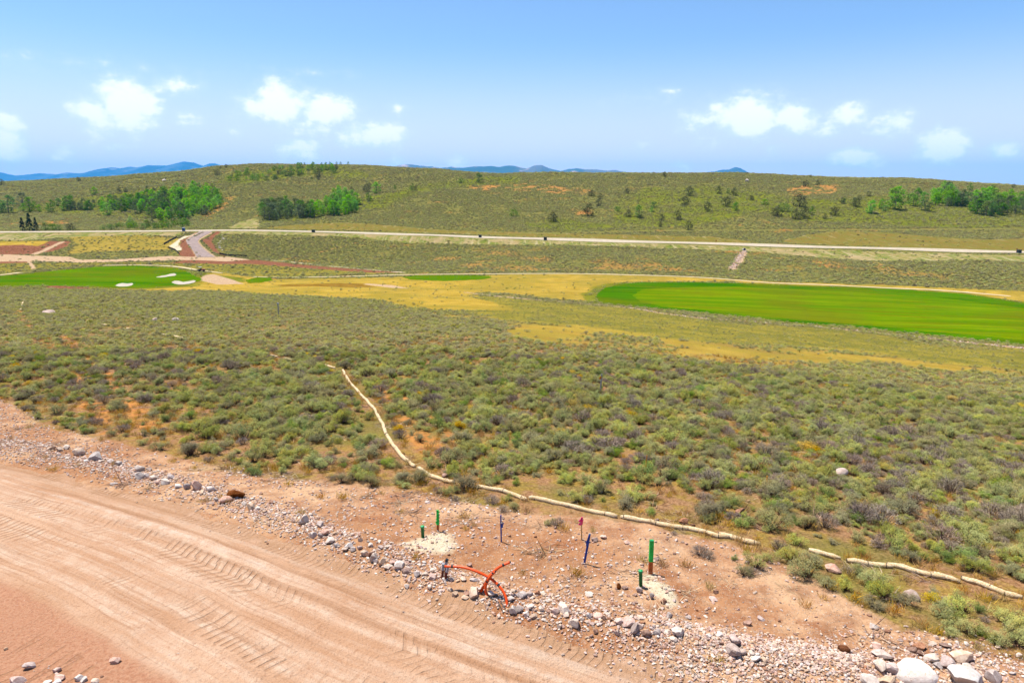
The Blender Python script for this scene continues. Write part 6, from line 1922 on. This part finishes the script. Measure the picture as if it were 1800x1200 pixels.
# ------------------------------------------------------------------ things of the valley
# portable toilet
M_tblue = simple('blue_plastic', T(58, 130, 196), 0.5, 0.08, 2); M_troof = simple('white_plastic', T(238, 240, 242), 0.5, 0.05, 2); M_dkblue = simple('dark_blue_plastic', T(36, 92, 150), .5, .08, 2)
q = foot(323, 406.6)
t = thing('portable_toilet', 'blue portable toilet with white roof standing beside the highway', 'toilet', q)
m = MB(); m.box((0, 0, 1.1), (1.5, 1.3, 2.0)); m.build('cabin', M_tblue, t, bevel=.05)
m = MB(); m.box((0, -.665, 1.05), (1.0, .03, 1.75)); m.build('door', M_dkblue, t)
m = MB(); m.box((0, 0, 2.22), (1.6, 1.4, .22), None, .8); m.build('roof', M_troof, t, bevel=.03)
m = MB(); m.box((0, 0, .06), (1.6, 1.4, .12)); m.build('base', M_blk, t)
# utility cart
M_red = simple('red_bodywork', T(184, 66, 46), 0.4, 0.1, 3); M_dk = simple('dark_bodywork', (.03, .035, .03, 1), .5)
q = foot(354, 477.5)
t = thing('utility_cart', 'small dark and red utility cart parked on the cart path by the golf green', 'cart', q, 0.15)
m = MB(); m.box((-.7, 0, .62), (1.3, 1.2, .5)); m.box((-1.25, 0, .75), (.4, 1.1, .35), None, .7); m.build('body', M_dk, t, bevel=.05)
m = MB(); m.box((.75, 0, .85), (1.5, 1.4, .5)); m.build('cargo_bed', M_red, t, bevel=.04)
m = MB(); m.box((-.35, 0, 1.9), (1.3, 1.3, .08)); m.build('canopy', M_troof, t)
for (sx, sy) in ((-.95, -.55), (-.95, .55), (.2, -.55), (.2, .55)):
    m = MB(); m.tube([(sx, sy, .85), (sx + .1, sy, 1.88)], .035, 8); m.build('canopy_post', M_dk, t)
m = MB(); m.box((-.3, 0, 1.0), (.5, 1.1, .25)); m.box((-.08, 0, 1.3), (.15, 1.1, .5)); m.build('seat', M_dk, t)
m = MB(); m.tube([(-.85, -.3, .95), (-.62, -.3, 1.25)], .02, 6); m.lathe((-.62, -.3, 1.25), [(.02, 0), (.18, .01), (.18, .03), (.02, .04)], 14); m.build('steering_wheel', M_blk, t)
for (sx, sy) in ((-1.05, -.6), (-1.05, .6), (.95, -.65), (.95, .65)):
    m = MB(); m.tube([(sx, sy - .13, .33), (sx, sy + .13, .33)], .33, 16); w_ = m.build('wheel', M_blk, t)
    m = MB(); m.tube([(sx, sy - .14, .33), (sx, sy + .14, .33)], .15, 12); m.build('rim', M_gtape, w_)
# dark cabinets beside the highway
M_cab = simple('dark_green_cabinet', (.018, .028, .022, 1), .5, .1, 2); M_pad = simple('concrete_pad', T(190, 184, 174), .9, .1, 2)
for (a, b, w_, h_, lab) in [(551, 408.4, 1.9, 1.25, 'leftmost small black utility cabinet on the highway edge'), (844, 417.6, 1.7, 1.3, 'second small black utility cabinet along the highway from the left'), (958.5, 422.3, 1.7, 1.4, 'third small black utility cabinet along the highway, at mid picture'), (1791, 445, 1.7, 1.3, 'black utility cabinet on the highway edge beside a red marker, far right')]:
    q = foot(a, b)
    t = thing('utility_cabinet', lab, 'utility cabinet', q, .1, 'black cabinets along the highway')
    m = MB(); m.box((0, 0, .1), (w_ + .3, 1.5, .3)); m.build('pad', M_pad, t)
    m = MB(); m.box((0, 0, .25 + h_ / 2), (w_, 1.2, h_)); m.build('cabinet', M_cab, t, bevel=.05)
    m = MB(); m.box((0, .05, .25 + h_ + .06), (w_ + .12, 1.3, .14), None, .92); m.build('lid', M_cab, t)
for (a, b, h_, mt, lab) in [(1786.5, 444, 2.0, M_red, 'slim red marker next to the far right utility cabinet'), (1258.5, 427, 1.5, M_red, 'small red marker at the highway edge above the drainage channel')]:
    q = foot(a, b)
    t = thing('road_marker', lab, 'marker', q)
    m = MB(); m.box((0, 0, h_ / 2 - .1), (.14, .14, h_ + .2)); m.build('post', mt, t)
    m = MB(); m.box((0, -.09, h_ - .2), (.5, .05, .5)); m.build('plate', mt, t)
# silt fences and the stone edge by the access road
M_silt = simple('black_silt_cloth', (.035, .033, .03, 1), .8, .2, 1.5)
for (pts, lab) in [([(288, 430.2), (298, 424.5), (311, 417.5)], 'black silt fence slanting left of the pale gravel slope'), ([(296, 436.5), (308, 440.5), (316, 448)], 'black silt fence below the pale gravel slope'), ([(386, 447), (400, 449.8), (416, 450.8), (434, 451.5)], 'black silt fence right of the access road foot')]:
    L = wline(pts, 3); n_ = len(L)
    base = foot(*pts[0])
    zz = ground_z(L[:, 0], L[:, 1])
    t = thing('silt_fence', lab, 'silt fence', base, 0, 'black silt fences near the access road')
    m = MB(); V = []; Fq = []
    for i in range(n_):
        for (dz, dy) in ((-.1, .0), (.95, .0), (.95, .04), (-.1, .04)):
            V.append((L[i, 0] - base.x, L[i, 1] - base.y + dy, zz[i] - base.z + dz))
    for i in range(n_ - 1):
        for k_ in range(4):
            Fq.append((i * 4 + k_, (i + 1) * 4 + k_, (i + 1) * 4 + (k_ + 1) % 4, i * 4 + (k_ + 1) % 4))
    m.add(V, Fq); m.build('cloth', M_silt, t)
    for i in range(0, n_, max(1, n_ // 5)):
        m = MB(); m.box((L[i, 0] - base.x, L[i, 1] - base.y - .05, zz[i] - base.z + .5), (.06, .06, 1.2)); m.build('post', M_wood2, t)
q = foot(385, 437)
for k_, (a, b) in enumerate([(391.5, 414), (391, 417), (392.5, 420), (389, 422), (387, 425), (385.5, 428), (385, 431), (386, 434), (387.5, 437), (391, 440)]):
    q = foot(a, b)
    m = MB(); v_, f_ = ROCKS[k_ % 8]
    o = link('rock', rock_data('pale', k_ % 8)); o.location = (q.x, q.y, q.z + .15); o.scale = (.75 + .25 * (k_ % 3), .6, .45); o.rotation_euler = (0, 0, k_ * 1.3)
    tag(o, f"pale rock, {ORD[k_].replace(' closest', '')} from the top in the stone line right of the access road".replace('closest from', 'topmost from'), 'rock', 'stone line beside the access road')
# small grey culvert mouth at the head of the drainage channel
q = foot(1308, 440)
t = thing('culvert', 'dark culvert mouth at the head of the stony drainage channel', 'culvert', q)
m = MB(); m.lathe((0, 0, 0), [(.75, -.4), (.75, .5), (.6, .52), (.6, .1)], 18); o = m.build('pipe', M_gtape, t); o.rotation_euler = (1.2, 0, 0.3); o.location = (0, 0, .35)
m = MB(); m.lathe((0, 0, 0), [(.59, .05), (.59, .12)], 18); o = m.build('bore_shade', M_blk, t); o.rotation_euler = (1.2, 0, 0.3); o.location = (0, 0, .35)  # black disc standing in for the shade inside the pipe

# ------------------------------------------------------------------ dry grass and dead sticks
M_dry = leaf_mat('dry_grass', T(206, 150, 72, 1.5), T(236, 196, 116, 1.5), T(170, 160, 74, 1.4), .3)
M_stick = leaf_mat('bleached_sticks', T(196, 160, 126, 1.4), T(232, 206, 172, 1.4), T(150, 112, 84, 1.3), .05)


def tuft(seed, n_, R, H, w_, mat, flat=False):
    r = np.random.default_rng(seed)
    a = np.concatenate([r.normal(0, R * .5, (n_, 2)), np.zeros((n_, 1))], 1)
    d = np.concatenate([r.normal(0, .5 if not flat else 1.2, (n_, 2)), np.abs(r.normal(.9 if not flat else .12, .2, (n_, 1)))], 1); d /= np.linalg.norm(d, axis=1, keepdims=True)
    L = H * r.uniform(.6, 1.3, n_)
    c = a + d * L[:, None] / 2; c[:, 2] = np.maximum(c[:, 2], .015)
    s_ = np.cross(d, rand_dirs(r, n_)); s_ /= np.linalg.norm(s_, axis=1, keepdims=True)
    v_, f_ = quads_from(c, d, s_, L, w_)
    m_ = mesh_np('tuft', v_, f_, (mat,)); tt = r.uniform(0, 1, n_)
    vcol(m_, 'tint', np.stack([np.repeat(tt, 4), np.repeat(r.uniform(0, 1, n_), 4), np.zeros(n_ * 4)], 1))
    return m_


tufts = [tuft(500, 60, .12, .22, .012, M_dry), tuft(501, 44, .16, .18, .014, M_dry), tuft(502, 40, .28, .34, .014, M_stick, True), tuft(503, 26, .3, .5, .020, M_stick, True)]
tprot = []
for (a, b, lab, nm, cat, k_) in [(1165, 995, 'dry straw-coloured grass tuft right of the tall green marker', 'grass_tuft', 'grass tuft', 0), (1130, 985, 'low dry grass tuft left of the tall green marker', 'grass_tuft', 'grass tuft', 1),
                                (1005, 1022, 'heap of dry reddish roots between the orange pipes and the leaning blue stake', 'root_heap', 'roots', 2), (955, 970, 'tangle of dark dry roots left of the leaning blue stake', 'root_heap', 'roots', 3)]:
    q = foot(a, b)
    o = link(nm, tufts[k_]); o.location = q; o.scale = (1.4, 1.4, 1.4) if k_ > 1 else (1.2, 1.2, 1.2)
    tag(o, lab, cat, 'dry tufts and roots on the bank'); tprot.append([o])
x, y, z, u_, v_ = scatter(-70, 70, 10, 72, 0.42)
zz = zone_masks(x, y)
nr = inpoly(P['road'], x, y)
pa = fbm(x, y, 2.2, 3, 91)
dens_ = np.where(zz['bare'] > .5, 0.06, 0.62 * sstep(-0.5, 0.4, pa) + .05) * (~nr)
k = rng.uniform(0, 1, len(x)) < dens_
x, y, z, zb = x[k], y[k], z[k], zz['bare'][k]
kd = np.where(rng.uniform(0, 1, len(x)) < np.where(zb > .5, .45, .80), rng.integers(0, 2, len(x)), rng.integers(2, 4, len(x)))
s = rng.uniform(.6, 1.5, len(x))
scatter_object('dry_grass', np.stack([x, y, z, kd, s, s * rng.uniform(.7, 1.2, len(x)), rng.uniform(0, 6.28, len(x))], 1), tprot, 'dry grass, dead sticks and straw between the sagebrush')
from collections import Counter
print('KINDS', Counter(TW[q[2]][0] for q in TPL))
print('COUNTS far', N_FAR, 'gravel', N_GRAVEL, 'rocks', n_named, len(RK), 'trees', len(TPL))
